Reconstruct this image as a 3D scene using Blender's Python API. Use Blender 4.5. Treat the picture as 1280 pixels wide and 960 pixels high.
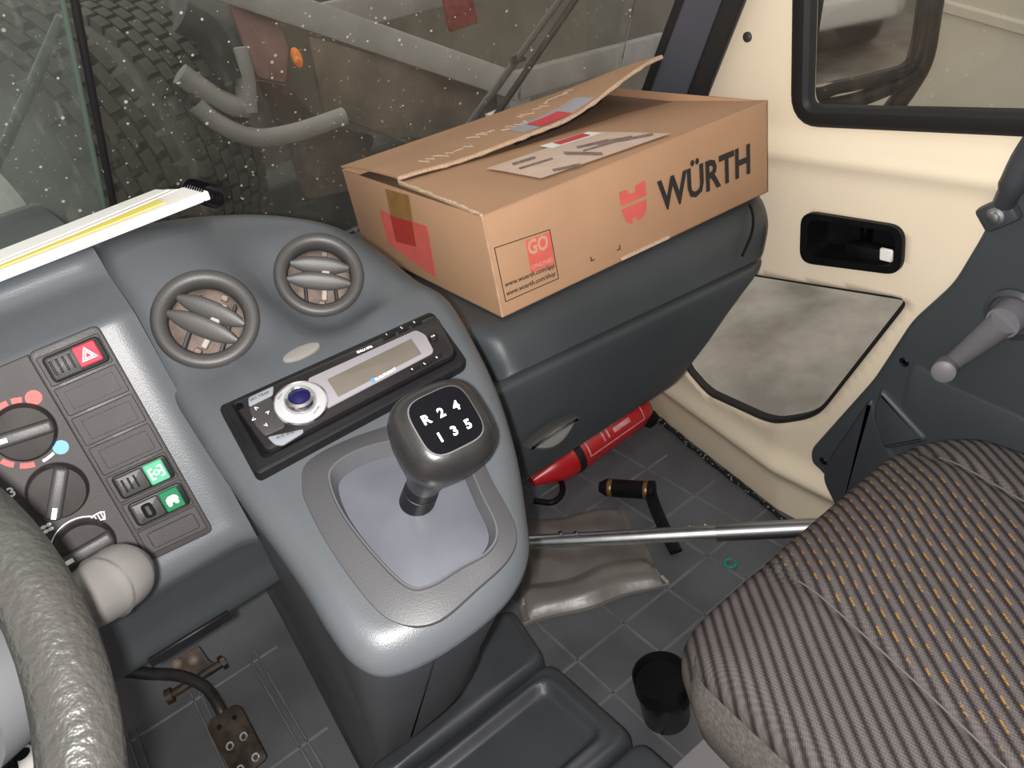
import bpy, bmesh, math, random
import numpy as np
from mathutils import Vector, Matrix
random.seed(4)
for o in list(bpy.data.objects): bpy.data.objects.remove(o)
scene = bpy.context.scene
COL = scene.collection
H = 1.18                      # camera height above the cab floor; all coordinates below are relative to the camera

# ------------------------------------------------------------------ camera
R = np.array([[0.78667137, -0.45321211, 0.41922184],
              [-0.58491963, -0.3298793, 0.74097818],
              [-0.19752768, -0.8281174, -0.52459926]])
FPX = 980.0
cd = bpy.data.cameras.new('camera')
cd.sensor_width = 36; cd.lens = FPX / 1280 * 36; cd.clip_start = 0.01
cam = bpy.data.objects.new('camera', cd); COL.objects.link(cam)
mw = Matrix.Identity(4)
for i in range(3):
    mw[i][0] = R[i, 0]; mw[i][1] = -R[i, 1]; mw[i][2] = -R[i, 2]
cam.matrix_world = mw
scene.camera = cam
# ------------------------------------------------------------------ world, lights, exposure
world = bpy.data.worlds.new('world'); scene.world = world; world.use_nodes = True
bg = world.node_tree.nodes['Background']
bg.inputs[0].default_value = (1.0, 0.97, 0.93, 1); bg.inputs[1].default_value = 1.25
vs = scene.view_settings
vs.view_transform = 'Standard'; vs.look = 'None'; vs.exposure = 0.0; vs.gamma = 1.0; vs.use_curve_mapping = False
fl = bpy.data.lights.new('flash', 'POINT'); fl.energy = 49.0; fl.shadow_soft_size = 0.005; fl.color = (1.0, 0.965, 0.93)
flash = bpy.data.objects.new('flash', fl); COL.objects.link(flash)
flash.location = (-0.014 * R[:, 0] + 0.004 * R[:, 1]).tolist()

# ------------------------------------------------------------------ camera-matched measuring
def ray(u, v):
    d = R @ np.array([u - 640.0, v - 480.0, FPX]); return d / np.linalg.norm(d)
def PX(u, v, x): r = ray(u, v); return Vector((r * x / r[0]).tolist())
def PY(u, v, y): r = ray(u, v); return Vector((r * y / r[1]).tolist())
def PZ(u, v, z): r = ray(u, v); return Vector((r * z / r[2]).tolist())
def fr(o, x, y):
    x = Vector(x).normalized(); y = Vector(y); y = (y - x * y.dot(x)).normalized(); z = x.cross(y)
    m = Matrix.Identity(4)
    for i in range(3): m[i][0] = x[i]; m[i][1] = y[i]; m[i][2] = z[i]; m[i][3] = o[i]
    return m
def frn(o, n, x=(1, 0, 0)):
    n = Vector(n).normalized(); x = Vector(x); x = (x - n * x.dot(n)).normalized(); return fr(o, x, n.cross(x))
def on(M, u, v, h=0.0):
    """where the sight line meets the plane of frame M (local xy), lifted by h"""
    r = Vector(ray(u, v).tolist()); n = Vector((M[0][2], M[1][2], M[2][2])); o = M.translation + n * h
    t = o.dot(n) / r.dot(n); p = M.inverted() @ (r * t); return (p.x, p.y)

# ------------------------------------------------------------------ materials
MATS = {}
def mat(name, col, rough=0.5, metal=0.0, var=0.0, vs_=8.0, bump=0.0, bs=200.0, spec=0.5, col2=None, detail=3.0, coat=0.0):
    if name in MATS: return MATS[name]
    m = bpy.data.materials.new(name); m.use_nodes = True; nt = m.node_tree; b = nt.nodes['Principled BSDF']
    b.inputs['Roughness'].default_value = rough; b.inputs['Metallic'].default_value = metal
    b.inputs['Specular IOR Level'].default_value = spec; b.inputs['Coat Weight'].default_value = coat
    tc = nt.nodes.new('ShaderNodeTexCoord')
    no = nt.nodes.new('ShaderNodeTexNoise'); no.inputs['Scale'].default_value = vs_; no.inputs['Detail'].default_value = detail
    nt.links.new(tc.outputs['Object'], no.inputs['Vector'])
    cr = nt.nodes.new('ShaderNodeValToRGB')
    c2 = col2 if col2 else tuple(c * (1 - var) for c in col)
    c1 = col if col2 else tuple(min(1, c * (1 + var)) for c in col)
    cr.color_ramp.elements[0].position = 0.35; cr.color_ramp.elements[1].position = 0.65
    cr.color_ramp.elements[0].color = (*c2, 1); cr.color_ramp.elements[1].color = (*c1, 1)
    nt.links.new(no.outputs['Fac'], cr.inputs['Fac']); nt.links.new(cr.outputs['Color'], b.inputs['Base Color'])
    if bump > 0:
        n2 = nt.nodes.new('ShaderNodeTexNoise'); n2.inputs['Scale'].default_value = bs; n2.inputs['Detail'].default_value = 2
        nt.links.new(tc.outputs['Object'], n2.inputs['Vector'])
        bp = nt.nodes.new('ShaderNodeBump'); bp.inputs['Strength'].default_value = bump; bp.inputs['Distance'].default_value = 0.002
        nt.links.new(n2.outputs['Fac'], bp.inputs['Height']); nt.links.new(bp.outputs['Normal'], b.inputs['Normal'])
    MATS[name] = m; return m
def node_math(nt, op, a, b=None, c=None):
    n = nt.nodes.new('ShaderNodeMath'); n.operation = op
    for i, v in enumerate((a, b, c)):
        if v is None: continue
        if isinstance(v, (int, float)): n.inputs[i].default_value = v
        else: nt.links.new(v, n.inputs[i])
    return n.outputs[0]
def glass_mat(name, tint, dust, dcol=(0.55, 0.55, 0.5), refl=0.05, seed=0.0, haze=0.0):
    m = bpy.data.materials.new(name); m.use_nodes = True; nt = m.node_tree; nt.nodes.clear()
    out = nt.nodes.new('ShaderNodeOutputMaterial'); tr = nt.nodes.new('ShaderNodeBsdfTransparent'); tr.inputs[0].default_value = (*tint, 1)
    gl = nt.nodes.new('ShaderNodeBsdfGlossy'); gl.inputs['Roughness'].default_value = 0.02
    fz = nt.nodes.new('ShaderNodeFresnel'); fz.inputs[0].default_value = 1.35
    mx = nt.nodes.new('ShaderNodeMixShader'); nt.links.new(fz.outputs[0], mx.inputs[0])
    nt.links.new(tr.outputs[0], mx.inputs[1]); nt.links.new(gl.outputs[0], mx.inputs[2])
    df = nt.nodes.new('ShaderNodeBsdfDiffuse'); df.inputs[0].default_value = (*dcol, 1)
    tc = nt.nodes.new('ShaderNodeTexCoord')
    n1 = nt.nodes.new('ShaderNodeTexVoronoi'); n1.inputs['Scale'].default_value = 120; nt.links.new(tc.outputs['Object'], n1.inputs['Vector'])
    n3 = nt.nodes.new('ShaderNodeTexNoise'); n3.inputs['Scale'].default_value = 6; n3.inputs['Detail'].default_value = 5; nt.links.new(tc.outputs['Object'], n3.inputs['Vector'])
    n4 = nt.nodes.new('ShaderNodeTexWhiteNoise'); nt.links.new(n1.outputs['Position'], n4.inputs['Vector'])
    big = node_math(nt, 'MULTIPLY', n4.outputs['Value'], 0.0026)
    spk = node_math(nt, 'LESS_THAN', n1.outputs['Distance'], node_math(nt, 'MULTIPLY', node_math(nt, 'POWER', n4.outputs['Value'], 14.0), 0.30))
    hz = node_math(nt, 'MULTIPLY', n3.outputs['Fac'], haze)
    mpn = nt.nodes.new('ShaderNodeMapping'); mpn.inputs['Scale'].default_value = (70, 70, 9); nt.links.new(tc.outputs['Object'], mpn.inputs[0])
    n5 = nt.nodes.new('ShaderNodeTexNoise'); n5.inputs['Scale'].default_value = 1.0; n5.inputs['Detail'].default_value = 4; nt.links.new(mpn.outputs[0], n5.inputs[0])
    stk = node_math(nt, 'MULTIPLY', node_math(nt, 'MAXIMUM', node_math(nt, 'SUBTRACT', n5.outputs['Fac'], 0.56), 0.0), haze * 4)
    n6 = nt.nodes.new('ShaderNodeTexNoise'); n6.inputs['Scale'].default_value = 160; n6.inputs['Detail'].default_value = 1; nt.links.new(tc.outputs['Object'], n6.inputs[0])
    fine = node_math(nt, 'MULTIPLY', node_math(nt, 'GREATER_THAN', n6.outputs['Fac'], 0.745), dust * 0.35)
    spk = node_math(nt, 'MAXIMUM', spk, fine)
    hz = node_math(nt, 'ADD', hz, stk)
    fac = node_math(nt, 'MINIMUM', node_math(nt, 'ADD', node_math(nt, 'MULTIPLY', spk, dust), hz), 1.0)
    m2 = nt.nodes.new('ShaderNodeMixShader'); nt.links.new(fac, m2.inputs[0]); nt.links.new(mx.outputs[0], m2.inputs[1]); nt.links.new(df.outputs[0], m2.inputs[2])
    nt.links.new(m2.outputs[0], out.inputs[0]); MATS[name] = m; return m

GREY = mat('console_plastic', (0.064, 0.071, 0.079), 0.42, var=0.10, vs_=5, bump=0.12, bs=900)
GREY2 = mat('gaiter_plastic', (0.042, 0.042, 0.046), 0.5, var=0.05, bump=0.1, bs=900)
DARK = mat('dark_blue_plastic', (0.036, 0.042, 0.047), 0.46, var=0.12, vs_=5, bump=0.12, bs=900)
DARKER = mat('dark_grey_plastic', (0.050, 0.055, 0.064), 0.42, var=0.12, vs_=7, bump=0.1, bs=700)
VENT = mat('vent_grey_plastic', (0.042, 0.040, 0.039), 0.5, var=0.05, bump=0.08, bs=800)
VENTIN = mat('vent_inner_tan', (0.14, 0.108, 0.09), 0.7, var=0.3, vs_=60)
BLACK = mat('black_plastic', (0.006, 0.006, 0.007), 0.45, var=0.2, vs_=30, bump=0.08, bs=900, spec=0.22)
BLACKGL = mat('black_gloss', (0.002, 0.002, 0.003), 0.15, spec=0.25)
RUBBER = mat('black_rubber', (0.009, 0.009, 0.010), 0.6)
PANEL = mat('switch_panel_plastic', (0.036, 0.033, 0.033), 0.6, var=0.1, vs_=25, bump=0.15, bs=900, spec=0.3)
PANEL2 = mat('switch_plastic', (0.030, 0.028, 0.028), 0.5, var=0.1, vs_=25, bump=0.12, bs=900)
WHITE = mat('white_print', (0.85, 0.85, 0.83), 0.6)
REDP = mat('red_print', (0.45, 0.06, 0.055), 0.6)
BLUEP = mat('blue_print', (0.05, 0.22, 0.42), 0.5)
CREAM = mat('cream_paint', (0.86, 0.75, 0.58), 0.35, var=0.03, vs_=3)
CARD = mat('cardboard', (0.42, 0.245, 0.142), 0.8, var=0.07, vs_=6, bump=0.08, bs=120)
CARDIN = mat('cardboard_cut_edge', (0.52, 0.38, 0.27), 0.9, var=0.15, vs_=300)
CARDRED = mat('faded_red_print', (0.62, 0.11, 0.09), 0.75, var=0.06, vs_=40)
CARDBLK = mat('black_ink_print', (0.018, 0.016, 0.016), 0.75)
TAPE = mat('brown_tape', (0.30, 0.17, 0.06), 0.25, var=0.1, vs_=60)
PAPER = mat('white_paper', (0.86, 0.85, 0.82), 0.7, var=0.02)
LABELM = mat('label_paper', (0.62, 0.47, 0.38), 0.7, var=0.05, vs_=40)
LABINK = mat('label_faded_ink', (0.22, 0.15, 0.13), 0.8, var=0.3, vs_=150)
YELLOW = mat('yellow_paper', (0.80, 0.72, 0.22), 0.7)
CHROME = mat('chrome', (0.62, 0.62, 0.64), 0.18, 1.0)
STEEL = mat('brushed_steel', (0.70, 0.73, 0.77), 0.34, 1.0, var=0.1, vs_=30)
SILVER = mat('silver_plastic', (0.20, 0.19, 0.205), 0.4, var=0.03)
LCD = mat('lcd_panel', (0.105, 0.092, 0.075), 0.4, var=0.05, vs_=40)
BLUEKNOB = mat('dark_blue_lens', (0.006, 0.005, 0.045), 0.1)
RED = mat('extinguisher_red', (0.55, 0.016, 0.022), 0.3, coat=0.4)
STALK = mat('stalk_grey', (0.105, 0.10, 0.097), 0.35, bump=0.05, bs=500)
LEATHER = mat('worn_wheel_grip', (0.021, 0.0205, 0.019), 0.36, var=0.18, vs_=18, bump=0.55, bs=260)
MAT_RUB = mat('floor_rubber', (0.092, 0.095, 0.106), 0.55, var=0.14, vs_=9, bump=0.15, bs=400)
MAT_RIB = mat('floor_rib_worn', (0.15, 0.15, 0.157), 0.5, var=0.2, vs_=14)
VINYL = mat('grey_vinyl', (0.17, 0.155, 0.145), 0.33, var=0.18, vs_=9, bump=0.35, bs=40)
VINYLE = mat('vinyl_worn_edge', (0.42, 0.39, 0.36), 0.5, var=0.3, vs_=60)
BRASS = mat('brass_band', (0.30, 0.17, 0.07), 0.4, 0.7)
TEAL = mat('teal_rubber', (0.02, 0.24, 0.19), 0.4)
SEATSIDE = mat('seat_side_felt', (0.135, 0.123, 0.115), 0.95, var=0.22, vs_=200, bump=0.5, bs=350)
RUST = mat('dirty_pedal_steel', (0.06, 0.045, 0.035), 0.5, 0.5, var=0.5, vs_=30, bump=0.4, bs=120)
LIGHTGREY = mat('light_grey_paint', (0.30, 0.29, 0.30), 0.5, var=0.05)
CRANK = mat('crank_grey', (0.17, 0.165, 0.185), 0.45, var=0.06)
CONCRETE = mat('hall_concrete', (0.46, 0.425, 0.385), 0.8, col2=(0.24, 0.22, 0.20), vs_=3.2, detail=6, bump=0.1, bs=20)
HALLW = mat('hall_wall_paint', (0.53, 0.49, 0.41), 0.7, var=0.04, vs_=2)
TYRE = mat('tyre_rubber', (0.06, 0.055, 0.05), 0.85, var=0.2, vs_=12, bump=0.2, bs=100)
TYRESIDE = mat('tyre_dusty_side', (0.11, 0.105, 0.10), 0.85, var=0.15, vs_=8)
RIM = mat('wheel_rim_silver', (0.50, 0.48, 0.46), 0.4, 0.5)
MSTEEL = mat('machine_grey_paint', (0.30, 0.295, 0.295), 0.55, var=0.14, vs_=6)
MDARK = mat('machine_dark', (0.035, 0.034, 0.034), 0.6, var=0.4, vs_=9)
MRUST = mat('machine_rusty_plate', (0.13, 0.105, 0.085), 0.7, var=0.35, vs_=6, detail=6)
MRED = mat('machine_dull_red', (0.24, 0.14, 0.125), 0.6, var=0.2, vs_=8)
ORANGE = mat('orange_reflector', (1.0, 0.26, 0.01), 0.25)
CARPAINT = mat('white_car_paint', (0.75, 0.76, 0.78), 0.25)
GREENL = mat('green_lens_pale', (0.06, 0.28, 0.16), 0.5, spec=0.2)
GREEND = mat('green_lens', (0.003, 0.11, 0.042), 0.5, spec=0.2)
HAZR = mat('hazard_red_lens', (0.40, 0.02, 0.04), 0.55, spec=0.2)
MIRRORM = mat('mirror_glass', (0.82, 0.80, 0.80), 0.03, 1.0)
GL_FRONT = glass_mat('windscreen_glass', (0.90, 0.90, 0.87), 0.9, haze=0.055)
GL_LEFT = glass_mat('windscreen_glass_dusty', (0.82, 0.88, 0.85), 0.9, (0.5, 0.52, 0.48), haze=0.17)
GL_SIDE = glass_mat('side_window_glass', (0.93, 0.93, 0.90), 0.15, haze=0.03)

def seat_fabric():
    m = bpy.data.materials.new('striped_seat_fabric'); m.use_nodes = True; nt = m.node_tree; b = nt.nodes['Principled BSDF']
    b.inputs['Roughness'].default_value = 0.95; b.inputs['Specular IOR Level'].default_value = 0.1
    tc = nt.nodes.new('ShaderNodeTexCoord'); sp = nt.nodes.new('ShaderNodeSeparateXYZ'); nt.links.new(tc.outputs['Object'], sp.inputs[0])
    X, Y, Z = sp.outputs
    # across (p) and along (q) the ribs: ribs run diagonally over the cushion and bend slightly towards the front
    c, s = math.cos(math.radians(30)), math.sin(math.radians(30))
    bend = node_math(nt, 'MULTIPLY', node_math(nt, 'MULTIPLY', Y, Y), -0.20)
    p = node_math(nt, 'ADD', node_math(nt, 'ADD', node_math(nt, 'MULTIPLY', X, c), node_math(nt, 'MULTIPLY', Y, -s)), bend)
    q = node_math(nt, 'ADD', node_math(nt, 'MULTIPLY', X, s), node_math(nt, 'MULTIPLY', Y, c))
    q = node_math(nt, 'SUBTRACT', q, Z)
    per = 0.0130
    ph = node_math(nt, 'FRACT', node_math(nt, 'DIVIDE', p, per)); idx = node_math(nt, 'FLOOR', node_math(nt, 'DIVIDE', p, per))
    w = node_math(nt, 'ABSOLUTE', node_math(nt, 'SUBTRACT', ph, 0.5))         # 0 on the rib, .5 in the gap
    rib = node_math(nt, 'SMOOTH_MIN', node_math(nt, 'MULTIPLY', node_math(nt, 'SUBTRACT', 0.5, w), 3.0), 1.0, 0.3)
    # knit weave
    kn = node_math(nt, 'MULTIPLY', node_math(nt, 'SINE', node_math(nt, 'MULTIPLY', q, 2 * math.pi / 0.0042)), node_math(nt, 'SINE', node_math(nt, 'MULTIPLY', p, 2 * math.pi / 0.0042)))
    no = nt.nodes.new('ShaderNodeTexNoise'); no.inputs['Scale'].default_value = 600; nt.links.new(tc.outputs['Object'], no.inputs[0])
    val = node_math(nt, 'ADD', node_math(nt, 'ADD', node_math(nt, 'MULTIPLY', rib, 0.75), node_math(nt, 'MULTIPLY', kn, 0.15)), node_math(nt, 'MULTIPLY', node_math(nt, 'SUBTRACT', no.outputs['Fac'], 0.5), 0.5))
    cr = nt.nodes.new('ShaderNodeValToRGB'); cr.color_ramp.elements[0].position = 0.15; cr.color_ramp.elements[0].color = (0.036, 0.031, 0.032, 1)
    cr.color_ramp.elements[1].position = 0.95; cr.color_ramp.elements[1].color = (0.165, 0.148, 0.147, 1)
    nt.links.new(val, cr.inputs[0])
    # orange dashes in the middle panel, in pairs of ribs
    wn = nt.nodes.new('ShaderNodeTexWhiteNoise'); wn.noise_dimensions = '1D'; nt.links.new(idx, wn.inputs['W'])
    dash = node_math(nt, 'FRACT', node_math(nt, 'ADD', node_math(nt, 'DIVIDE', q, 0.030), node_math(nt, 'MULTIPLY', idx, 0.37)))
    dm = node_math(nt, 'LESS_THAN', dash, 0.40)
    gap = node_math(nt, 'LESS_THAN', node_math(nt, 'ABSOLUTE', node_math(nt, 'SUBTRACT', ph, 0.24)), 0.09)
    alt = node_math(nt, 'LESS_THAN', node_math(nt, 'FRACT', node_math(nt, 'MULTIPLY', idx, 1 / 3.0)), 0.7)
    seamx = node_math(nt, 'ADD', X, node_math(nt, 'MULTIPLY', Y, -0.22))
    inx = node_math(nt, 'MULTIPLY', node_math(nt, 'GREATER_THAN', seamx, 0.455), node_math(nt, 'LESS_THAN', seamx, 0.70))
    n2 = nt.nodes.new('ShaderNodeTexNoise'); n2.inputs['Scale'].default_value = 300; nt.links.new(tc.outputs['Object'], n2.inputs[0])
    br = node_math(nt, 'GREATER_THAN', n2.outputs['Fac'], 0.42)
    fac = node_math(nt, 'MULTIPLY', node_math(nt, 'MULTIPLY', node_math(nt, 'MULTIPLY', dm, gap), node_math(nt, 'MULTIPLY', alt, inx)), br)
    mx = nt.nodes.new('ShaderNodeMixRGB'); nt.links.new(fac, mx.inputs[0]); nt.links.new(cr.outputs[0], mx.inputs[1]); mx.inputs[2].default_value = (0.33, 0.18, 0.045, 1)
    nt.links.new(mx.outputs[0], b.inputs['Base Color'])
    bp = nt.nodes.new('ShaderNodeBump'); bp.inputs['Strength'].default_value = 0.6; bp.inputs['Distance'].default_value = 0.003
    nt.links.new(val, bp.inputs['Height']); nt.links.new(bp.outputs[0], b.inputs['Normal'])
    MATS['seat'] = m; return m
SEATM = seat_fabric()
def speckle(name, c1, c2, scale, thr):
    m = mat(name, c1, 0.9); nt = m.node_tree; cr = [n for n in nt.nodes if n.type == 'VALTORGB'][0]; no = [n for n in nt.nodes if n.type == 'TEX_NOISE'][0]
    no.inputs['Scale'].default_value = scale; cr.color_ramp.elements[0].position = thr; cr.color_ramp.elements[1].position = thr + 0.04
    cr.color_ramp.elements[0].color = (*c1, 1); cr.color_ramp.elements[1].color = (*c2, 1); return m
GRIT = speckle('gritty_carpet_edge', (0.006, 0.006, 0.007), (0.35, 0.32, 0.28), 130, 0.60)

# ------------------------------------------------------------------ objects
def wt(o): return Vector((0, 0, 0)) if o is None else o.location + wt(o.parent)
def thing(name, label, cat, loc, group=None):
    o = bpy.data.objects.new(name, None); COL.objects.link(o); o.location = loc; o.empty_display_size = 0.05
    o['label'] = label; o['category'] = cat
    if group: o['group'] = group
    return o
def tag(o, label, cat=None, kind=None, group=None):
    o['label'] = label
    if cat: o['category'] = cat
    if kind: o['kind'] = kind
    if group: o['group'] = group
    return o
class G:
    def __init__(s): s.v = []; s.f = []
    def add(s, vs, fs, M=None):
        n = len(s.v)
        for p in vs:
            p = Vector(p); s.v.append(M @ p if M is not None else p)
        s.f += [tuple(i + n for i in f) for f in fs]; return s
    def frombm(s, bm, M=None):
        bm.verts.index_update(); s.add([v.co.copy() for v in bm.verts], [[v.index for v in f.verts] for f in bm.faces], M); bm.free(); return s
    def rbox(s, c, sz, r=0.003, seg=2, M=None, taper=None):
        bm = bmesh.new(); bmesh.ops.create_cube(bm, size=1)
        for v in bm.verts:
            k = 1.0 if taper is None or v.co.z < 0 else taper
            v.co = Vector((v.co.x * sz[0] * k, v.co.y * sz[1] * k, v.co.z * sz[2]))
        if r > 0: bmesh.ops.bevel(bm, geom=bm.edges[:], offset=r, segments=seg, profile=0.5, affect='EDGES')
        for v in bm.verts: v.co += Vector(c)
        return s.frombm(bm, M)
    def prism(s, poly, z0, z1, M=None, bev=0.0, seg=2, holes=None):
        poly = list(poly); a = sum(poly[i][0] * poly[(i + 1) % len(poly)][1] - poly[(i + 1) % len(poly)][0] * poly[i][1] for i in range(len(poly)))
        if a < 0: poly.reverse()
        n = len(poly); rings = [(poly, z0)]
        if bev > 0:
            for k in range(seg + 1):
                t = k / seg * math.pi / 2; ins = bev * (1 - math.cos(t)); zz = z1 - bev + bev * math.sin(t)
                rings.append((inset(poly, ins), zz))
        else: rings.append((poly, z1))
        vs = [(p[0], p[1], z) for r, z in rings for p in r]; fs = []
        for k in range(len(rings) - 1):
            for i in range(n): j = (i + 1) % n; fs.append((k * n + i, k * n + j, (k + 1) * n + j, (k + 1) * n + i))
        L = len(rings) - 1
        fs.append(tuple(range(L * n, L * n + n))); fs.append(tuple(range(n - 1, -1, -1)))
        return s.add(vs, fs, M)
    def lathe(s, prof, n=40, M=None, sx=1.0, sy=1.0, cap=True, e=2.0):
        vs = []; fs = []
        for r, z in prof:
            for i in range(n):
                a = 2 * math.pi * i / n; ca, sa = math.cos(a), math.sin(a)
                k = (abs(ca) ** e + abs(sa) ** e) ** (-1.0 / e)
                vs.append((r * k * ca * sx, r * k * sa * sy, z))
        for k in range(len(prof) - 1):
            for i in range(n): j = (i + 1) % n; fs.append((k * n + i, k * n + j, (k + 1) * n + j, (k + 1) * n + i))
        if cap: fs.append(tuple(range(n - 1, -1, -1))); fs.append(tuple(range((len(prof) - 1) * n, len(prof) * n)))
        return s.add(vs, fs, M)
    def tube(s, path, rad, n=12, closed=False, cap=True, flat=None):
        path = [Vector(p) for p in path]; N = len(path); rad = rad if isinstance(rad, (list, tuple)) else [rad] * N
        T = []
        for i in range(N):
            a = path[(i - 1) % N] if closed or i > 0 else path[i]; b = path[(i + 1) % N] if closed or i < N - 1 else path[i]
            T.append((b - a).normalized())
        nn = T[0].orthogonal().normalized() if flat is None else Vector(flat); vs = []; fs = []
        for i in range(N):
            nn = (nn - T[i] * nn.dot(T[i])).normalized(); bb = T[i].cross(nn)
            for k in range(n):
                a = 2 * math.pi * k / n; vs.append(path[i] + (nn * math.cos(a) + bb * math.sin(a)) * rad[i])
        for i in range(N if closed else N - 1):
            for k in range(n):
                j = (i + 1) % N; fs.append((i * n + k, i * n + (k + 1) % n, j * n + (k + 1) % n, j * n + k))
        if cap and not closed: fs.append(tuple(range(n - 1, -1, -1))); fs.append(tuple(range((N - 1) * n, N * n)))
        return s.add(vs, fs)
    def sweep(s, path, sec, normal, closed=False):
        """section points (side, up): up follows normal, side = tangent x normal"""
        path = [Vector(p) for p in path]; N = len(path); n = len(sec); vs = []; fs = []
        for i in range(N):
            a = path[(i - 1) % N] if closed or i > 0 else path[i]; b = path[(i + 1) % N] if closed or i < N - 1 else path[i]
            t = (b - a).normalized(); nn = Vector(normal(path[i]) if callable(normal) else normal); nn = (nn - t * nn.dot(t)).normalized(); sd = t.cross(nn)
            vs += [path[i] + sd * q[0] + nn * q[1] for q in sec]
        for i in range(N if closed else N - 1):
            j = (i + 1) % N
            for k in range(n): fs.append((i * n + k, i * n + (k + 1) % n, j * n + (k + 1) % n, j * n + k))
        if not closed: fs.append(tuple(range(n - 1, -1, -1))); fs.append(tuple(range((N - 1) * n, N * n)))
        return s.add(vs, fs)
    def sheet(s, rows, closed_v=False, closed_u=False, thick=0.0):
        nu = len(rows); nv = len(rows[0]); vs = [Vector(p) for r in rows for p in r]; fs = []
        for i in range(nu if closed_u else nu - 1):
            for j in range(nv if closed_v else nv - 1):
                a, b = (i + 1) % nu, (j + 1) % nv; fs.append((i * nv + j, i * nv + b, a * nv + b, a * nv + j))
        if thick:
            bm = bmesh.new(); bv = [bm.verts.new(v) for v in vs]
            for f in fs: bm.faces.new([bv[i] for i in f])
            bm.normal_update(); bmesh.ops.solidify(bm, geom=bm.faces[:], thickness=thick); return s.frombm(bm)
        return s.add(vs, fs)
    def build(s, name, m, parent=None, smooth=40, sub=0):
        me = bpy.data.meshes.new(name); me.from_pydata([tuple(v) for v in s.v], [], s.f)
        bm = bmesh.new(); bm.from_mesh(me); bmesh.ops.remove_doubles(bm, verts=bm.verts[:], dist=1e-6); bmesh.ops.recalc_face_normals(bm, faces=bm.faces[:]); bm.to_mesh(me); bm.free()
        me.update(); me.materials.append(m); o = bpy.data.objects.new(name, me); COL.objects.link(o)
        if smooth:
            for p in me.polygons: p.use_smooth = True
            me.set_sharp_from_angle(angle=math.radians(smooth))
        if parent is not None: o.parent = parent; o.location = -wt(parent)
        if sub:
            md = o.modifiers.new('sub', 'SUBSURF'); md.levels = sub; md.render_levels = sub
        return o
def inset(poly, d):
    n = len(poly); out = []
    for i in range(n):
        p0, p1, p2 = Vector(poly[i - 1][:2]), Vector(poly[i][:2]), Vector(poly[(i + 1) % n][:2])
        a = (p1 - p0); b = (p2 - p1)
        if a.length < 1e-9 or b.length < 1e-9: out.append(tuple(p1)); continue
        a.normalize(); b.normalize()
        na = Vector((-a.y, a.x)); nb = Vector((-b.y, b.x)); m = na + nb
        if m.length < 1e-6: out.append(tuple(p1)); continue
        m.normalize(); k = d / max(0.4, m.dot(na)); out.append(tuple(p1 + m * k))
    return out
def rnd(poly, r, n=5):
    out = []; N = len(poly)
    for i in range(N):
        p0, p1, p2 = Vector(poly[i - 1]), Vector(poly[i]), Vector(poly[(i + 1) % N])
        rr = r[i] if isinstance(r, (list, tuple)) else r
        a = (p0 - p1); b = (p2 - p1); d = min(rr, a.length * 0.49, b.length * 0.49); a.normalize(); b.normalize()
        for k in range(n + 1):
            t = k / n; out.append(tuple((p1 + a * d) * (1 - t) ** 2 + p1 * 2 * t * (1 - t) + (p1 + b * d) * t * t))
    return out
def catmull(pts, n=6, closed=False):
    P = [Vector(p) for p in pts]; N = len(P); out = []
    for i in range(N if closed else N - 1):
        p0 = P[(i - 1) % N] if closed or i > 0 else P[0] * 2 - P[1]; p1 = P[i]; p2 = P[(i + 1) % N]
        p3 = P[(i + 2) % N] if closed or i + 2 < N else P[-1] * 2 - P[-2]
        for k in range(n):
            t = k / n; out.append(0.5 * ((2 * p1) + (p2 - p0) * t + (2 * p0 - 5 * p1 + 4 * p2 - p3) * t * t + (3 * p1 - p0 - 3 * p2 + p3) * t ** 3))
    if not closed: out.append(P[-1].copy())
    return out
def pxp(M, pts, h=0.0): return [on(M, u, v, h) for u, v in pts]
def arc(cx, cy, r0, r1, a0, a1, n=14):
    p = [(cx + r1 * math.cos(a0 + (a1 - a0) * i / n), cy + r1 * math.sin(a0 + (a1 - a0) * i / n)) for i in range(n + 1)]
    return p + [(cx + r0 * math.cos(a1 + (a0 - a1) * i / n), cy + r0 * math.sin(a1 + (a0 - a1) * i / n)) for i in range(n + 1)]
def circ(cx, cy, rx, ry=None, n=24): return [(cx + rx * math.cos(2 * math.pi * i / n), cy + (ry or rx) * math.sin(2 * math.pi * i / n)) for i in range(n)]
def text(st, M, m, parent, pos=None, w=None, hgt=None, rot=0.0, px=None, lift=0.0004, bold=0.0, name='lettering', label=None, shear=0.0):
    cu = bpy.data.curves.new('t', 'FONT'); cu.body = st; cu.size = 1.0; cu.offset = bold; cu.resolution_u = 2; cu.extrude = 0.0; cu.shear = shear
    ob = bpy.data.objects.new('t', cu); COL.objects.link(ob); bpy.context.view_layer.update()
    me0 = ob.to_mesh(); vs = [v.co.copy() for v in me0.vertices]; fs = [tuple(p.vertices) for p in me0.polygons]; ob.to_mesh_clear()
    bpy.data.objects.remove(ob); bpy.data.curves.remove(cu)
    x0 = min(v.x for v in vs); x1 = max(v.x for v in vs); y0 = min(v.y for v in vs); y1 = max(v.y for v in vs)
    if px: a = Vector(on(M, *px[0], lift)); b = Vector(on(M, *px[1], lift)); pos = tuple(a); w = (b - a).length; rot = math.atan2(b.y - a.y, b.x - a.x)
    sx = w / (x1 - x0) if w else hgt / (y1 - y0); sy = hgt / (y1 - y0) if hgt else sx
    T = M @ Matrix.Translation((pos[0], pos[1], lift)) @ Matrix.Rotation(rot, 4, 'Z')
    g = G(); g.add([((v.x - x0) * sx, (v.y - y0) * sy, 0) for v in vs], fs, T); n = len(g.v)
    o = g.build(name, m, parent, smooth=0)
    if label: o['label'] = label
    return o
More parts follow.
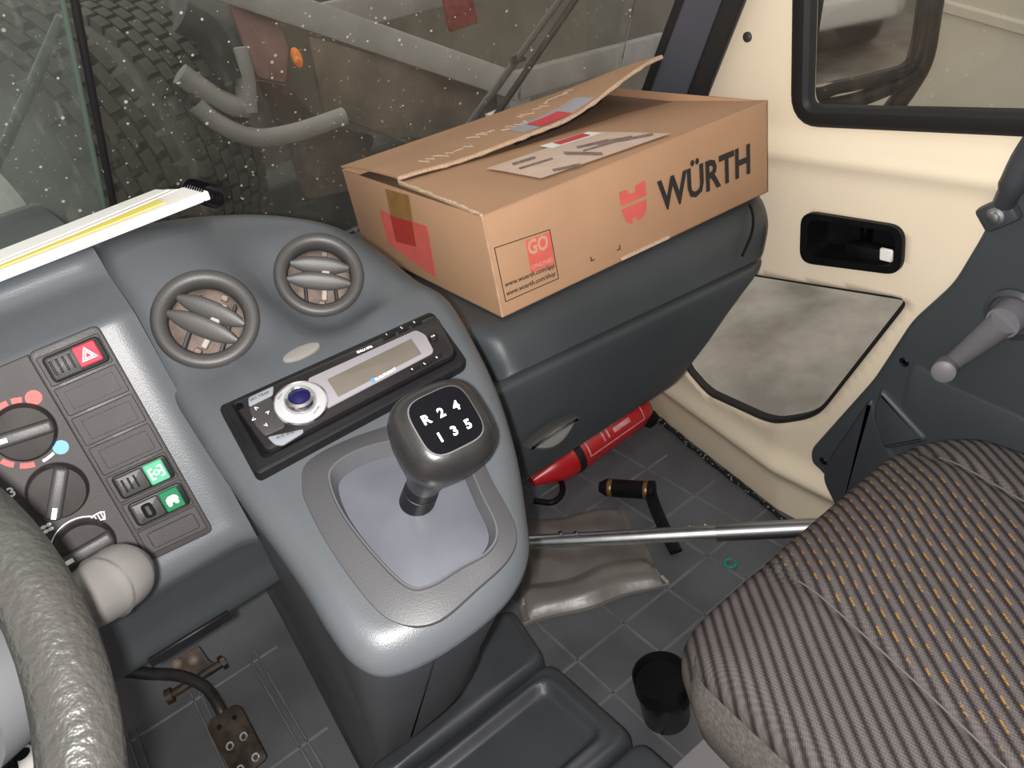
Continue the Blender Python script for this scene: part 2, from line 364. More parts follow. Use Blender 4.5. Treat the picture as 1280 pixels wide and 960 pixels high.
def sdpoly(P, poly):
    P = np.asarray(P, float); V = np.asarray(poly, float); n = len(V); d = np.full(len(P), 1e9); s = np.ones(len(P))
    for i in range(n):
        a = V[i]; b = V[i - 1]; e = b - a; w = P - a
        t = np.clip((w @ e) / (e @ e + 1e-18), 0, 1); q = w - t[:, None] * e; d = np.minimum(d, (q * q).sum(1))
        c1 = P[:, 1] >= a[1]; c2 = P[:, 1] < b[1]; c3 = e[0] * w[:, 1] > e[1] * w[:, 0]
        s = np.where((c1 & c2 & c3) | (~c1 & ~c2 & ~c3), -s, s)
    return s * np.sqrt(d)
def cut(P2, faces, holes, iters=2):
    """drop faces whose middle lies in a hole (2d polygons) and pull the cut edge onto the hole outline"""
    P2 = np.array(P2, float); keep = np.ones(len(faces), bool)
    cen = np.array([P2[list(f)].mean(0) for f in faces])
    for hpoly in holes:
        ins = sdpoly(cen, hpoly) < 0; keep &= ~ins
        rem = set(i for f, k in zip(faces, ins) if k for i in f); kv = set(i for f, k in zip(faces, keep) if k for i in f)
        bv = sorted(rem & kv)
        if bv:
            for _ in range(iters):
                Q = P2[bv]; s0 = sdpoly(Q, hpoly); e = 1e-4
                gx = (sdpoly(Q + [e, 0], hpoly) - s0) / e; gy = (sdpoly(Q + [0, e], hpoly) - s0) / e
                P2[bv] = Q - np.stack([gx, gy], 1) * s0[:, None]
    return P2, [f for f, k in zip(faces, keep) if k]

# ================================================================== THE SETTING: cab shell
def dome(outline, spine, zfun, Rr, walls, nin=10, holes=(), cap=True):
    """raised moulding: rounded edge of radius Rr along the outline, surface zfun(x,y) inside, walls going down outside.
    walls: list of functions (x,y,ztop)->(x,y,z)"""
    ds = [0.0, 0.04, 0.13, 0.29, 0.5, 0.75, 1.0]; n = len(outline); rings = []
    inn = []
    for p in outline:
        s = Vector(spine(*p)) - Vector(p); L = s.length; inn.append((s / L, L))
    for w in reversed(walls):
        rings.append([w(p[0], p[1], zfun(p[0], p[1]) - Rr) for p in outline])
    xy = []
    for d in ds:
        ring = []
        for p, (sd, L) in zip(outline, inn):
            q = Vector(p) + sd * (d * Rr); ring.append((q.x, q.y, zfun(q.x, q.y) - (Rr - math.sqrt(max(0, Rr * Rr - (Rr - d * Rr) ** 2)))))
        rings.append(ring)
    for k in range(1, nin + 1):
        ring = []
        for p, (sd, L) in zip(outline, inn):
            d = Rr + (L - Rr) * k / nin; q = Vector(p) + sd * d; ring.append((q.x, q.y, zfun(q.x, q.y)))
        rings.append(ring)
    vs = [v for r in rings for v in r]; fs = []
    for k in range(len(rings) - 1):
        for i in range(n): j = (i + 1) % n; fs.append((k * n + i, k * n + j, (k + 1) * n + j, (k + 1) * n + i))
    if holes:
        nw = len(walls) * n
        P2 = [(v[0], v[1]) for v in vs]; top = [f for f in fs if min(f) >= nw]; oth = [f for f in fs if min(f) < nw]
        P3, top = cut(P2, top, holes); vs2 = []
        for i, v in enumerate(vs):
            if i >= nw and (abs(P3[i][0] - v[0]) + abs(P3[i][1] - v[1])) > 1e-9: vs2.append((P3[i][0], P3[i][1], zfun(*P3[i])))
            else: vs2.append(v)
        vs = vs2; fs = oth + top
    g = G(); g.add(vs, fs); return g

def smooth(a, b, x):
    t = min(1, max(0, (x - a) / (b - a))); return t * t * (3 - 2 * t)

# ---- floor with moulded ribs
FZ = -1.18
g = G()
fl_rows = []
for y in (-0.75, 0.3, 1.30): fl_rows.append([(x, y, FZ) for x in (-0.78, 0.2, 1.0 + max(0, 0.2 * (y - 0.8)))])
for y, z in ((1.34, FZ + 0.012), (1.42, FZ + 0.09), (1.60, FZ + 0.33)): fl_rows.append([(x, y, z) for x in (-0.78, 0.2, 1.12)])
g.sheet(fl_rows)
bmf = g
floor = g.build('floor', MAT_RUB, smooth=30); tag(floor, 'dark grey rubber cab floor with thin moulded ribs', kind='structure')
def rib(a, b, w=0.004, h=0.003):
    a = Vector(a); b = Vector(b); gg = G(); gg.sweep([a, b], [(-w, 0), (-w * 0.5, h), (w * 0.5, h), (w, 0)], (0, 0, 1)); return gg.build('rib', MAT_RIB, floor)
# passenger footwell grid of ribs (lengthwise pairs and crossing ribs)
for x in (0.46, 0.575, 0.69, 0.805, 0.92): rib((x, 0.50, FZ), (x, 1.28, FZ), 0.003)
for y in (0.72, 0.815, 0.955, 1.10, 1.22): rib((0.36, y, FZ), (0.985, y, FZ), 0.003)
for x in (-0.25, -0.235, -0.125, -0.11, -0.005, 0.01): rib((x, 0.6, FZ), (x, 1.30, FZ), 0.003)
for y in (0.80, 1.03, 1.28): rib((-0.42, y, FZ), (0.05, y, FZ), 0.003)
g = G(); g.rbox((0.16, 1.50, FZ + 0.33), (1.9, 0.02, 0.66), 0.004); bulk = g.build('wall_front', DARKER); tag(bulk, 'dark bulkhead behind the dashboard', kind='structure')
# roof, rear wall, driver side
g = G(); g.rbox((0.12, 0.18, 0.62), (1.86, 1.9, 0.03), 0.01); tag(g.build('ceiling', LIGHTGREY), 'light grey cab roof lining', kind='structure')
g = G(); g.rbox((0.12, -0.77, -0.28), (1.86, 0.03, 1.82), 0.01); tag(g.build('wall_back', LIGHTGREY), 'light grey rear wall of the cab', kind='structure')
g = G(); g.rbox((-0.80, 0.40, -0.80), (0.03, 2.3, 0.80), 0.01); g.rbox((-0.80, -0.55, 0.1), (0.03, 0.4, 1.05), 0.01); g.rbox((-0.80, 0.30, 0.53), (0.03, 1.5, 0.2), 0.01)
tag(g.build('wall_left', CREAM), 'cream driver door side with open window', kind='structure')

# ---- passenger door
def door_x(y, z):
    x = 1.0 + 0.014 * smooth(-0.425, -0.385, z)
    x -= 0.010 * math.exp(-((z + 0.42) / 0.018) ** 2)
    x += 0.20 * max(0, y - 0.80) * smooth(-0.62, -0.9, z)
    x += 0.030 * smooth(-0.46, -0.32, z) * 0
    # bulging sill under the low window
    x -= 0.022 * math.exp(-((z + 1.055) / 0.025) ** 2) * smooth(0.55, 0.68, y)
    return x
def DP(u, v, off=0.0):
    x = 1.0
    for _ in range(8): p = PX(u, v, x); x = door_x(p.y, p.z) + off
    return PX(u, v, x)
def DPyz(u, v): p = DP(u, v); return (p.y, p.z)
wl = DPyz(1003, 143); wl0 = DPyz(1003, 0); wr = DPyz(1280, 152)
sl = (wr[1] - wl[1]) / (wr[0] - wl[0])
win_poly = rnd([(wl[0], wl[1]), (wl0[0] - 0.02, 0.36), (-0.12, 0.40), (-0.12, wl[1] + sl * (-0.12 - wl[0]))], 0.03, 6)
low_poly = rnd([DPyz(905, 337), DPyz(1139, 374), DPyz(1020, 525), DPyz(960, 533), DPyz(880, 495), DPyz(850, 460), (1.06, -0.80), (1.02, -0.62)], [0.02, 0.025, 0.05, 0.05, 0.03, 0.03, 0.03, 0.03], 6)
pil = [(y, z) for y, z in [(0.985, -0.42), DPyz(862, 135), DPyz(920, 0), (0.60, 0.36), (0.60, 0.6), (1.8, 0.6), (1.8, -0.42)]]
hpoly = rnd(pxp_ if False else [DPyz(1012, 268), DPyz(1128, 286), DPyz(1124, 334), DPyz(1010, 318)], 0.02, 5)
NY, NZ = 190, 210
ys = np.linspace(-0.70, 1.58, NY); zs = np.linspace(-1.20, 0.60, NZ)
P2 = [(y, z) for y in ys for z in zs]; fs = [(i * NZ + j, i * NZ + j + 1, (i + 1) * NZ + j + 1, (i + 1) * NZ + j) for i in range(NY - 1) for j in range(NZ - 1)]
P2, fs = cut(P2, fs, [win_poly, low_poly, pil, hpoly], 3)
used = sorted(set(i for f in fs for i in f)); mp = {k: i for i, k in enumerate(used)}
door = thing('door_1', 'cream passenger door with window, low kick window and dark trim', 'door', (1.0, 0.6, FZ)); del door['category']; door['kind'] = 'structure'
g = G(); g.add([(door_x(*P2[k]), P2[k][0], P2[k][1]) for k in used], [tuple(mp[i] for i in f) for f in fs])
dpan = g.build('door_panel', CREAM, door)
md = dpan.modifiers.new('thick', 'SOLIDIFY'); md.thickness = 0.03; md.offset = 1
def door3(poly, off=0.0): return [Vector((door_x(y, z) + off, y, z)) for y, z in poly]
sec = [(-0.004, -0.012), (-0.004, 0.006), (0.002, 0.010), (0.018, 0.010), (0.024, 0.004), (0.024, -0.012)]
a = sum(win_poly[i][0] * win_poly[(i + 1) % len(win_poly)][1] - win_poly[(i + 1) % len(win_poly)][0] * win_poly[i][1] for i in range(len(win_poly)))
wp = win_poly if a < 0 else win_poly[::-1]
g = G(); g.sweep(door3(wp), [(-q[0] + 0.012, q[1]) for q in sec], (-1, 0, 0), closed=True); o = g.build('window_seal', RUBBER, door); o['label'] = 'black rubber seal around door window'
g = G(); g.prism([(y, z) for y, z in inset(win_poly, -0.006)], 0, 0.004, fr((1.022, 0, 0), (0, 1, 0), (0, 0, 1))); g.build('window_pane', GL_SIDE, door)
a = sum(low_poly[i][0] * low_poly[(i + 1) % len(low_poly)][1] - low_poly[(i + 1) % len(low_poly)][0] * low_poly[i][1] for i in range(len(low_poly)))
lp = low_poly if a < 0 else low_poly[::-1]
g = G(); g.sweep(door3(lp, 0.012), [(-0.008, -0.012), (-0.008, 0.004), (0.008, 0.004), (0.008, -0.012)], (-1, 0, 0), closed=True); o = g.build('kick_window_seal', RUBBER, door); o['label'] = 'black rubber seal of low kick window'
lrows = inset(low_poly, -0.004); g = G(); g.add([Vector((door_x(y, z) + 0.025, y, z)) for y, z in low_poly], [tuple(range(len(low_poly)))]); g.build('kick_window_pane', GL_SIDE, door)
# small round plug on the door
p = DP(935, 46); g = G(); g.lathe([(0.0075, 0), (0.0075, 0.003), (0.006, 0.0045), (0.003, 0.005)], 20, frn(p, (-1, 0, 0), (0, 1, 0))); g.build('rubber_plug', VENT, door)
# recessed door handle
hc = [DPyz(1005, 262), DPyz(1133, 282), DPyz(1130, 342), DPyz(1003, 326)]
outer = rnd(hc, 0.025, 6); inner = rnd([DPyz(1014, 271), DPyz(1124, 288), DPyz(1121, 332), DPyz(1012, 317)], 0.018, 6)
tray = thing
g = G(); D = lambda pl, off: [Vector((door_x(y, z) + off, y, z)) for y, z in pl]
g.sheet([D(outer, 0.0), D(outer, -0.006), D(inset(outer, 0.003) if False else outer, -0.008), D(inner, -0.008), D(inner, 0.0), D(inner, 0.045)], closed_v=True)
g.add(D(inner, 0.045), [tuple(range(len(inner)))]); hs = g.build('handle_recess', BLACK, door, smooth=50)
hm = (DP(1083, 322) + Vector((0.018, 0, 0))); g = G(); g.rbox((0, 0, 0), (0.022, 0.085, 0.026), 0.006, 2, Matrix.Translation(hm)); lev = g.build('handle_lever', BLACK, hs)
g = G(); q = DP(1106, 320, -0.0); g.rbox((0, 0, 0), (0.006, 0.020, 0.020), 0.002, 1, Matrix.Translation(q + Vector((0.004, 0, 0)))); o = g.build('lever_tab', PAPER, hs); o['label'] = 'small white tab on the handle lever'
g = G(); g.lathe([(0.004, 0), (0.004, 0.004), (0.002, 0.005)], 12, frn(DP(1066, 282) + Vector((0.03, 0, 0)), (-1, 0, 0), (0, 1, 0))); g.build('screw', CHROME, hs)
g = G(); g.rbox((0, 0, 0), (0.02, 0.012, 0.05), 0.003, 1, Matrix.Translation(DP(1066, 300) + Vector((0.035, 0, 0)))); g.build('catch', BLACKGL, hs)
# dark trim panel on the rear half of the door
tp = [DPyz(u, v) for u, v in [(1305, 150), (1238, 285), (1200, 348), (1148, 395), (1100, 468), (1021, 556), (1022, 572), (1034, 582), (1046, 606), (1060, 640)]]
tp += [(0.45, -1.12), (-0.5, -1.12), (-0.5, -0.36)]
MD = fr((0.998, 0, 0), (0, -1, 0), (0, 0, 1))           # local x = backwards, y = up, z = into the cab
tpl = rnd([(-y, z) for y, z in tp], 0.02, 4)
pocket = rnd([(-y, z) for y, z in [DPyz(1118, 478), DPyz(1150, 560), DPyz(1090, 600), DPyz(1062, 590), DPyz(1048, 575)]], 0.02, 4)
g = G(); g.prism(tpl, -0.002, 0.020, MD, 0.008, 3); TRIMM = mat('door_trim_plastic', (0.052, 0.063, 0.070), 0.46, var=0.08, vs_=5, bump=0.12, bs=900); trimp = g.build('trim_panel', TRIMM, door, smooth=35); trimp['label'] = 'dark blue grey plastic trim panel'
tri = rnd([(-y, z) for y, z in [DPyz(1113, 474), DPyz(1175, 540), DPyz(1118, 552), DPyz(1104, 510)]], 0.012, 4)
g = G(); g.prism(tri, 0.018, 0.030, MD, 0.008, 3); g.build('map_pocket_wing', TRIMM, trimp)
mp_ = rnd([(-y, z) for y, z in [DPyz(1100, 485), DPyz(1118, 540), DPyz(1150, 600), DPyz(1060, 640), DPyz(1036, 590), DPyz(1048, 560)]], 0.02, 4)
g = G(); g.prism(mp_, 0.015, 0.026, MD, 0.010, 3); g.build('map_pocket', DARKER, trimp)
lowr = rnd([(-y, z) for y, z in [DPyz(1150, 440), DPyz(1195, 470), DPyz(1300, 515), DPyz(1330, 700), DPyz(1180, 640), DPyz(1135, 500)]], 0.02, 4)
g = G(); g.prism(lowr, 0.012, 0.024, MD, 0.006, 2); g.build('trim_swell', TRIMM, trimp)
for u, v in ((1131, 452), (1030, 576)):
    q = DP(u, v, -0.02); g = G(); g.lathe([(0.008, -0.002), (0.008, 0.002), (0.006, 0.004), (0.003, 0.002), (0.0, 0.002)], 18, frn(q, (-1, 0, 0), (0, 1, 0))); g.build('screw', BLACK, trimp)
# window crank
pc = DP(1268, 392, -0.022); kc = DP(1182, 460, -0.055)
g = G(); g.lathe([(0.036, 0), (0.036, 0.006), (0.030, 0.010), (0.028, 0.004), (0.02, 0.004)], 36, frn(pc, (-1, 0, 0), (0, 1, 0))); rose = g.build('crank_rosette', DARKER, door)
pa = pc + Vector((-0.026, 0, 0)); kb = kc + Vector((0.018, 0, 0)); dirv = (kb - pa).normalized()
g = G(); pth = [pa, pa.lerp(kb, 0.3), pa.lerp(kb, 0.7), kb]
g.tube([pa + Vector((0.028, 0, 0)), pa + Vector((-0.004, 0, 0))], [0.024, 0.021], 20)
for rr in (0.017, -1):
    if rr > 0: g.tube([pa - dirv * 0.004, pa.lerp(kb, 0.25), pa.lerp(kb, 0.8), kb + dirv * 0.004], [0.019, 0.0175, 0.014, 0.013], 16, flat=(1, 0, 0))
arm = g.build('crank_arm', CRANK, door, smooth=50); arm['label'] = 'grey window crank arm'
g = G(); g.lathe([(0.013, -0.02), (0.016, -0.012), (0.0165, 0.012), (0.0155, 0.018), (0.012, 0.020), (0.0, 0.0205)], 28, frn(kc, (-1, -0.35, 0.25), (0, 1, 0))); g.build('crank_knob', CRANK, door)
# pull handle with bolt
b0 = DP(1250, 266, -0.024); g = G()
up = DP(1262, 230, -0.05); up2 = DP(1300, 150, -0.07); up3 = DP(1360, 60, -0.06)
g.tube(catmull([DP(1256, 252, -0.026), DP(1266, 232, -0.045), DP(1300, 175, -0.06), DP(1370, 150, -0.06), DP(1420, 190, -0.015)], 5), [0.013] * 5 + [0.016] * 5 + [0.018] * 5 + [0.016] * 6, 12, flat=(1, 0, 0)); hd = g.build('pull_handle', DARKER, door)
MB = frn(b0, (-1, 0, 0), (0, 1, 0)) @ Matrix.Rotation(math.radians(35), 4, 'Z')
g = G(); g.rbox((0, 0, 0.002), (0.046, 0.034, 0.018), 0.006, 2, MB); foot = g.build('handle_foot', DARKER, hd)
g = G(); g.lathe([(0.011, 0.008), (0.011, 0.013), (0.007, 0.014), (0.0065, 0.018), (0.003, 0.019)], 20, MB); g.build('bolt', STEEL, foot)
# gritty carpet edge along the door sill
g = G(); pe = [PZ(u, v, FZ + 0.006) for u, v in [(806, 508), (850, 546), (905, 590), (975, 646), (1060, 715)]]
pe = catmull(pe, 8); random.seed(2)
g.tube([p + Vector((random.uniform(-.002, .002), 0, random.uniform(-.002, .001))) for p in pe], [0.0055 + random.uniform(-.0015, .002) for _ in pe], 8); ce = g.build('carpet_edge', GRIT); tag(ce, 'frayed black carpet edge with light grit along the door sill', 'carpet edge')

# ---- windscreen, seals, A pillar
def ws(x, z, off=0.0): return Vector((x, 1.30 - 0.5 * (z + 0.36) - 0.22 * (x - 0.15) ** 2 * (1 if x > 0.15 else 0.6) + off, z))
def WP(u, v, off=0.0):
    t = 1.2
    r = Vector(ray(u, v).tolist())
    for _ in range(30):
        p = r * t; e = ws(p.x, p.z, off).y - p.y; t += e / (r.y + 0.5 * r.z) * 0.7
    return r * t
wscr = thing('window_1', 'dusty two-pane windscreen above the dashboard', 'windscreen', (0.15, 1.35, -0.46)); del wscr['category']; wscr['kind'] = 'structure'
def pane(x0, x1, name, m, z0=-0.62, z1=0.60):
    g = G(); rows = [[ws(x0 + (x1 - x0) * i / 24, z0 + (z1 - z0) * j / 10) for i in range(25)] for j in range(11)]; g.sheet(rows, thick=0.004); return g.build(name, m, wscr)
d0 = WP(75, 0); d1 = WP(130, 270)
dvx = lambda z: d1.x + (d0.x - d1.x) * (z - d1.z) / (d0.z - d1.z)
def pane2(fx0, fx1, m, label):
    g = G(); z0, z1 = -0.55, 0.60
    rows = [[ws(fx0(z) + (fx1(z) - fx0(z)) * i / 24, z) for i in range(25)] for z in [z0 + (z1 - z0) * j / 12 for j in range(13)]]; g.sheet(rows, thick=0.004); o = g.build('pane', m, wscr); o['label'] = label
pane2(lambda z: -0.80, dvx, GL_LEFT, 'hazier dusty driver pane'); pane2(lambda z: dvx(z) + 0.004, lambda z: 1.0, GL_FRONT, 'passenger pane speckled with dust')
g = G(); g.tube([ws(dvx(z) + 0.002, z, -0.003) for z in (-0.5, -0.2, 0.1, 0.4)], 0.0035, 8); o = g.build('joint_seal', mat('pane_edge_green', (0.10, 0.14, 0.12), 0.3), wscr); o['label'] = 'greenish pane joint with dusty edge'
g = G(); g.tube([ws(dvx(z) + 0.016, z, 0.002) for z in (-0.5, -0.2, 0.1, 0.4)], 0.0055, 8); g.build('joint_strip', RUBBER, wscr)
# A pillar: dark trim between two black seals
pb = [PX(835, 150, 0.975), PX(905, -30, 0.975)]
def pill(u0, u1, x, name, m, w, parent, d=0.02):
    a = PX(*u0, x); b = PX(*u1, x); dv = (b - a).normalized(); a = a - dv * 0.12; b = b + dv * 0.55
    g = G(); g.sweep([a, b], rnd([(-w, -d), (-w, d), (w, d), (w, -d)], 0.006, 3), (-0.75, -0.6, 0.25)); return g.build(name, m, parent)
trim = thing('trim_1', 'dark blue grey windscreen pillar trim with black seals', 'pillar', (0.98, 1.0, -0.5)); del trim['category']; trim['kind'] = 'structure'
pill((832, 130), (884, 0), 0.985, 'pillar_cover', mat('pillar_plastic', (0.065, 0.07, 0.09), 0.5, var=0.05), 0.030, trim, 0.02)
pill((868, 130), (918, 0), 0.995, 'door_seal', RUBBER, 0.016, trim, 0.022)
pill((806, 130), (856, 0), 0.985, 'glass_seal', RUBBER, 0.012, trim, 0.02)

# ---- outdoors: hall floor and walls
GZ = -1.95
g = G(); g.rbox((0.5, 2, GZ - 0.05), (16, 20, 0.1), 0); tag(g.build('ground', CONCRETE), 'stained concrete hall floor around the vehicle', kind='structure')
hw = thing('wall_right', 'beige panelled hall wall beside the vehicle', 'wall', (4.2, 2, GZ)); del hw['category']; hw['kind'] = 'structure'
def wpx(u, v): return PX(u, v, 4.2)
g = G(); g.rbox((4.3, -2.3, 0.4), (0.2, 11.4, 4.9), 0); g.build('wall_sheet', HALLW, hw)
a = wpx(1172, 5); b = wpx(1280, 35); dv = (b - a).normalized()
g = G(); g.sweep([a - dv * 0.35, b + dv * 3], [(-0.03, 0), (-0.02, 0.02), (0.02, 0.02), (0.03, 0)], (-1, 0, 0)); g.build('wall_rail', HALLW, hw)
g = G(); g.rbox((4.3, 6.0, 0.4), (0.2, 5.2, 4.9), 0); g.build('dark_wall_sheet', mat('hall_brown_wall', (0.16, 0.145, 0.125), 0.8, var=0.15, vs_=2), hw)
g = G(); g.rbox((1, 8.5, 0.2), (14, 0.2, 4.5), 0); tag(g.build('wall_far', mat('hall_dark_wall', (0.10, 0.09, 0.075), 0.8, var=0.2, vs_=2)), 'dim brown far hall wall', kind='structure')

# ================================================================== DASHBOARD
# ---- driver side dashboard: profile swept across the cab
dash = thing('dashboard', 'blue grey driver side dashboard with a stepped shelf', 'dashboard', (-0.3, 0.75, -0.55))
prof = [(1.30, -0.235), (1.0, -0.20), (0.80, -0.186), (0.745, -0.178), (0.726, -0.177), (0.716, -0.182), (0.711, -0.191), (0.703, -0.199), (0.68, -0.206), (0.662, -0.211), (0.652, -0.217), (0.647, -0.228), (0.6365, -0.257), (0.620, -0.3055), (0.604, -0.353), (0.5925, -0.387), (0.587, -0.402), (0.586, -0.414), (0.592, -0.424)]
pr = catmull([(0, *p) for p in prof], 4)
xs = [-0.78, -0.5, -0.3, -0.2, -0.1, -0.05, 0.0, 0.02, 0.03, 0.038, 0.044, 0.050]
def dshift(x, y, z):
    k = smooth(0.026, 0.058, x); return (x, y - 0.012 * k * k, z)
g = G(); g.sheet([[dshift(x, p.y, p.z) for x in xs] for p in pr]); g.build('dashboard_shell', GREY, dash)
g = G(); und = catmull([(0, 0.592, -0.424), (0, 0.60, -0.44), (0, 0.612, -0.47), (0, 0.622, -0.505), (0, 0.66, -0.515)], 4)
g.sheet([[(x, p.y + 0.25 * max(0, -0.12 - x) * 0, p.z + 0.10 * min(0, x) * 0) for x in (-0.78, -0.3, -0.1, 0.0, 0.04, 0.07)] for p in und]); g.build('lower_cover', DARK, dash)
g = G(); g.rbox((0, 0, 0), (0.075, 0.006, 0.010), 0.001, 1, Matrix.Translation(PY(238, 797, 0.617))); g.build('steel_strip', BLACK, dash)

# ---- centre console
SL = 0.45
def plane_z(y): return -0.321 + SL * (y - 0.516)
ctrl = []
for y in (0.577, 0.545, 0.516, 0.47, 0.42, 0.375, 0.33):
    for x in (0.04, 0.10, 0.16, 0.22, 0.28): ctrl.append((x, y, plane_z(y)))
ctrl += [(0.05, 0.605, -0.280), (0.10, 0.603, -0.281), (0.16, 0.600, -0.283), (0.22, 0.598, -0.284), (0.275, 0.595, -0.288), (0.31, 0.59, -0.300)]
V1 = Vector((ray(258, 400) * 0.700).tolist()); V2 = Vector((ray(399, 345) * 0.742).tolist())
VN = []
for V, tilt_ in ((V1, (0.0, -0.6, 0.8)), (V2, (0.10, -0.6, 0.8))):
    n = ((-V).normalized() * 0.45 + Vector(tilt_) * 0.55).normalized(); VN.append(n); Mv = frn(V, n); ctrl.append(tuple(V))
    for r_ in (0.022, 0.040):
        for k in range(10): ctrl.append(tuple(Mv @ Vector((r_ * math.cos(k * 0.6283), r_ * math.sin(k * 0.6283), 0))))
ctrl += [(0.04, 0.66, -0.236), (0.057, 0.722, -0.184), (0.137, 0.72, -0.1945), (0.192, 0.725, -0.2095), (0.243, 0.735, -0.235), (0.277, 0.73, -0.263), (0.302, 0.70, -0.300), (0.31, 0.66, -0.315)]
ctrl += [(0.05, 0.80, -0.192), (0.14, 0.80, -0.205), (0.20, 0.80, -0.225), (0.26, 0.80, -0.265), (0.30, 0.78, -0.31), (0.30, 0.85, -0.33), (0.10, 0.85, -0.21), (0.20, 0.85, -0.235)]
C = np.array(ctrl)
def tpsk(r2): return np.where(r2 > 1e-12, r2 * np.log(r2 + 1e-12), 0)
N = len(C); K = tpsk(((C[:, None, :2] - C[None, :, :2]) ** 2).sum(-1)) + np.eye(N) * 2e-4
Pm = np.hstack([np.ones((N, 1)), C[:, :2]]); A = np.block([[K, Pm], [Pm.T, np.zeros((3, 3))]])
sol = np.linalg.solve(A, np.concatenate([C[:, 2], np.zeros(3)]))
def cz(x, y):
    r2 = (C[:, 0] - x) ** 2 + (C[:, 1] - y) ** 2
    return float(tpsk(r2) @ sol[:N] + sol[N] + sol[N + 1] * x + sol[N + 2] * y)
def cnorm(x, y):
    e = 2e-3; return Vector((-(cz(x + e, y) - cz(x - e, y)) / (2 * e), -(cz(x, y + e) - cz(x, y - e)) / (2 * e), 1)).normalized()
outl = [(.046, .84), (.046, .76), (.046, .68), (.045, .60), (.046, .52), (.049, .45), (.048, .405), (.051, .382), (.063, .366), (.09, .358), (.13, .356), (.165, .361), (.193, .376), (.215, .405), (.242, .448), (.266, .50), (.284, .56), (.298, .62), (.306, .68), (.308, .74), (.302, .80), (.27, .84), (.15, .86)]
outl = [tuple(p[:2]) for p in catmull([(x, y, 0) for x, y in outl], 8, True)]
RF = fr((0, 0.516, -0.321), (1, 0, 0), (0, 1, SL)); RN = Vector((RF[0][2], RF[1][2], RF[2][2]))
def rf_xy(pl): return [tuple((RF @ Vector((p[0], p[1], 0)))[:2]) for p in pl]
gait_in = [tuple(p[:2]) for p in catmull([(*p, 0) for p in pxp(RF, [(411, 602), (420, 582), (452, 564), (500, 552), (545, 548), (580, 574), (603, 621), (622, 664), (612, 692), (575, 714), (538, 736), (508, 736), (465, 694), (426, 642)])], 6, True)]
gait_out = [tuple(p[:2]) for p in catmull([(*p, 0) for p in pxp(RF, [(377, 608), (384, 578), (437, 549), (508, 527), (556, 526), (592, 556), (616, 602), (645, 660), (637, 698), (596, 738), (549, 777), (504, 782), (465, 758), (413, 688), (383, 632)])], 6, True)]
hole_v = []
VR = [0.0415, 0.0415]
for V, n in zip((V1, V2), VN):
    V += n * 0.0015
    Mv = frn(V, n); hole_v.append([tuple((Mv @ Vector((0.0345 * math.cos(t), 0.0345 * math.sin(t), 0)))[:2]) for t in np.linspace(0, 2 * math.pi, 40)[:-1]])
cons = thing('centre_console', 'blue grey centre console moulding around radio and gear lever', 'console', (0.16, 0.6, FZ))
def cwall1(x, y, z): return (x, y, z - 0.012)
def cwall2(x, y, z): return (x + 0.006 * (1 if x < .10 else -1), y + 0.008, z - 0.012)
def cwall3(x, y, z):
    return (0.058 + (x - 0.046) * 0.65, max(y, 0.55 + 0.2 * (y - 0.35)), -0.72)
def cwall4(x, y, z): return (0.062 + (x - 0.046) * 0.65, max(y, 0.90), FZ)
g = dome(outl, lambda x, y: (0.157, min(0.74, max(0.42, y))), cz, 0.020, [lambda x, y, z: (x, y, z - 0.004), cwall2], nin=26, holes=hole_v + [rf_xy(gait_in)])
cs = g.build('console_shell', GREY, cons, smooth=60)
g = G(); g.sheet([[cwall2(x, y, cz(x, y) - 0.02) for x, y in outl], [cwall3(x, y, 0) for x, y in outl], [cwall4(x, y, 0) for x, y in outl]], closed_v=True); g.build('console_pedestal', DARKER, cons, smooth=60)
# gear gaiter: flat dark surround, inner lip, well and cover plate
def ring3(pl, h): return [RF @ Vector((p[0], p[1], h)) for p in pl]
def resamp(pl, n):
    P = [Vector(p) for p in pl]; P.append(P[0]); L = [0]
    for i in range(1, len(P)): L.append(L[-1] + (P[i] - P[i - 1]).length)
    out = []; j = 0
    for k in range(n):
        t = L[-1] * k / n
        while L[j + 1] < t: j += 1
        out.append(tuple(P[j].lerp(P[j + 1], (t - L[j]) / max(1e-9, L[j + 1] - L[j]))))
    return out
def czr(p, h):
    q = RF @ Vector((p[0], p[1], 0)); return Vector((q.x, q.y, cz(q.x, q.y))) + RN * h
gi = resamp(gait_in, 96); go = resamp(gait_out, 96)
# align starts by angle
def align(pl, c):
    a = [math.atan2(p[1] - c[1], p[0] - c[0]) for p in pl]; k = min(range(len(pl)), key=lambda i: abs(a[i] - 2.3)); return pl[k:] + pl[:k]
gc = (sum(p[0] for p in gi) / 96, sum(p[1] for p in gi) / 96); gi = align(gi, gc); go = align(go, gc)
lerp2 = lambda A_, B_, t: [tuple(Vector(a_).lerp(Vector(b_), t)) for a_, b_ in zip(A_, B_)]
cent = [gc] * 96
g = G(); g.sheet([[czr(p, -0.002) for p in go], [czr(p, 0.0010) for p in lerp2(go, gi, 0.02)], [czr(p, 0.0014) for p in lerp2(go, gi, 0.05)], [czr(p, 0.0014) for p in lerp2(go, gi, 0.93)], [czr(p, 0.0018) for p in gi]], closed_v=True)
sur = g.build('gaiter_surround', GREY2, cons, smooth=50)
gi2 = lerp2(gi, cent, 0.07)
g = G(); g.sheet([[czr(p, 0.001) for p in lerp2(gi, go, 0.03)], [czr(p, 0.0045) for p in gi], [czr(p, 0.0045) for p in lerp2(gi, cent, 0.025)], [czr(p, -0.004) for p in gi2], [czr(p, -0.012) for p in lerp2(gi, cent, 0.11)]], closed_v=True)
g.build('gaiter_lip', mat('gaiter_lip_plastic', (0.065, 0.066, 0.072), 0.45), sur, smooth=50)
def plate_h(t): return -0.009 + 0.006 * (1 - (1 - t) ** 2)
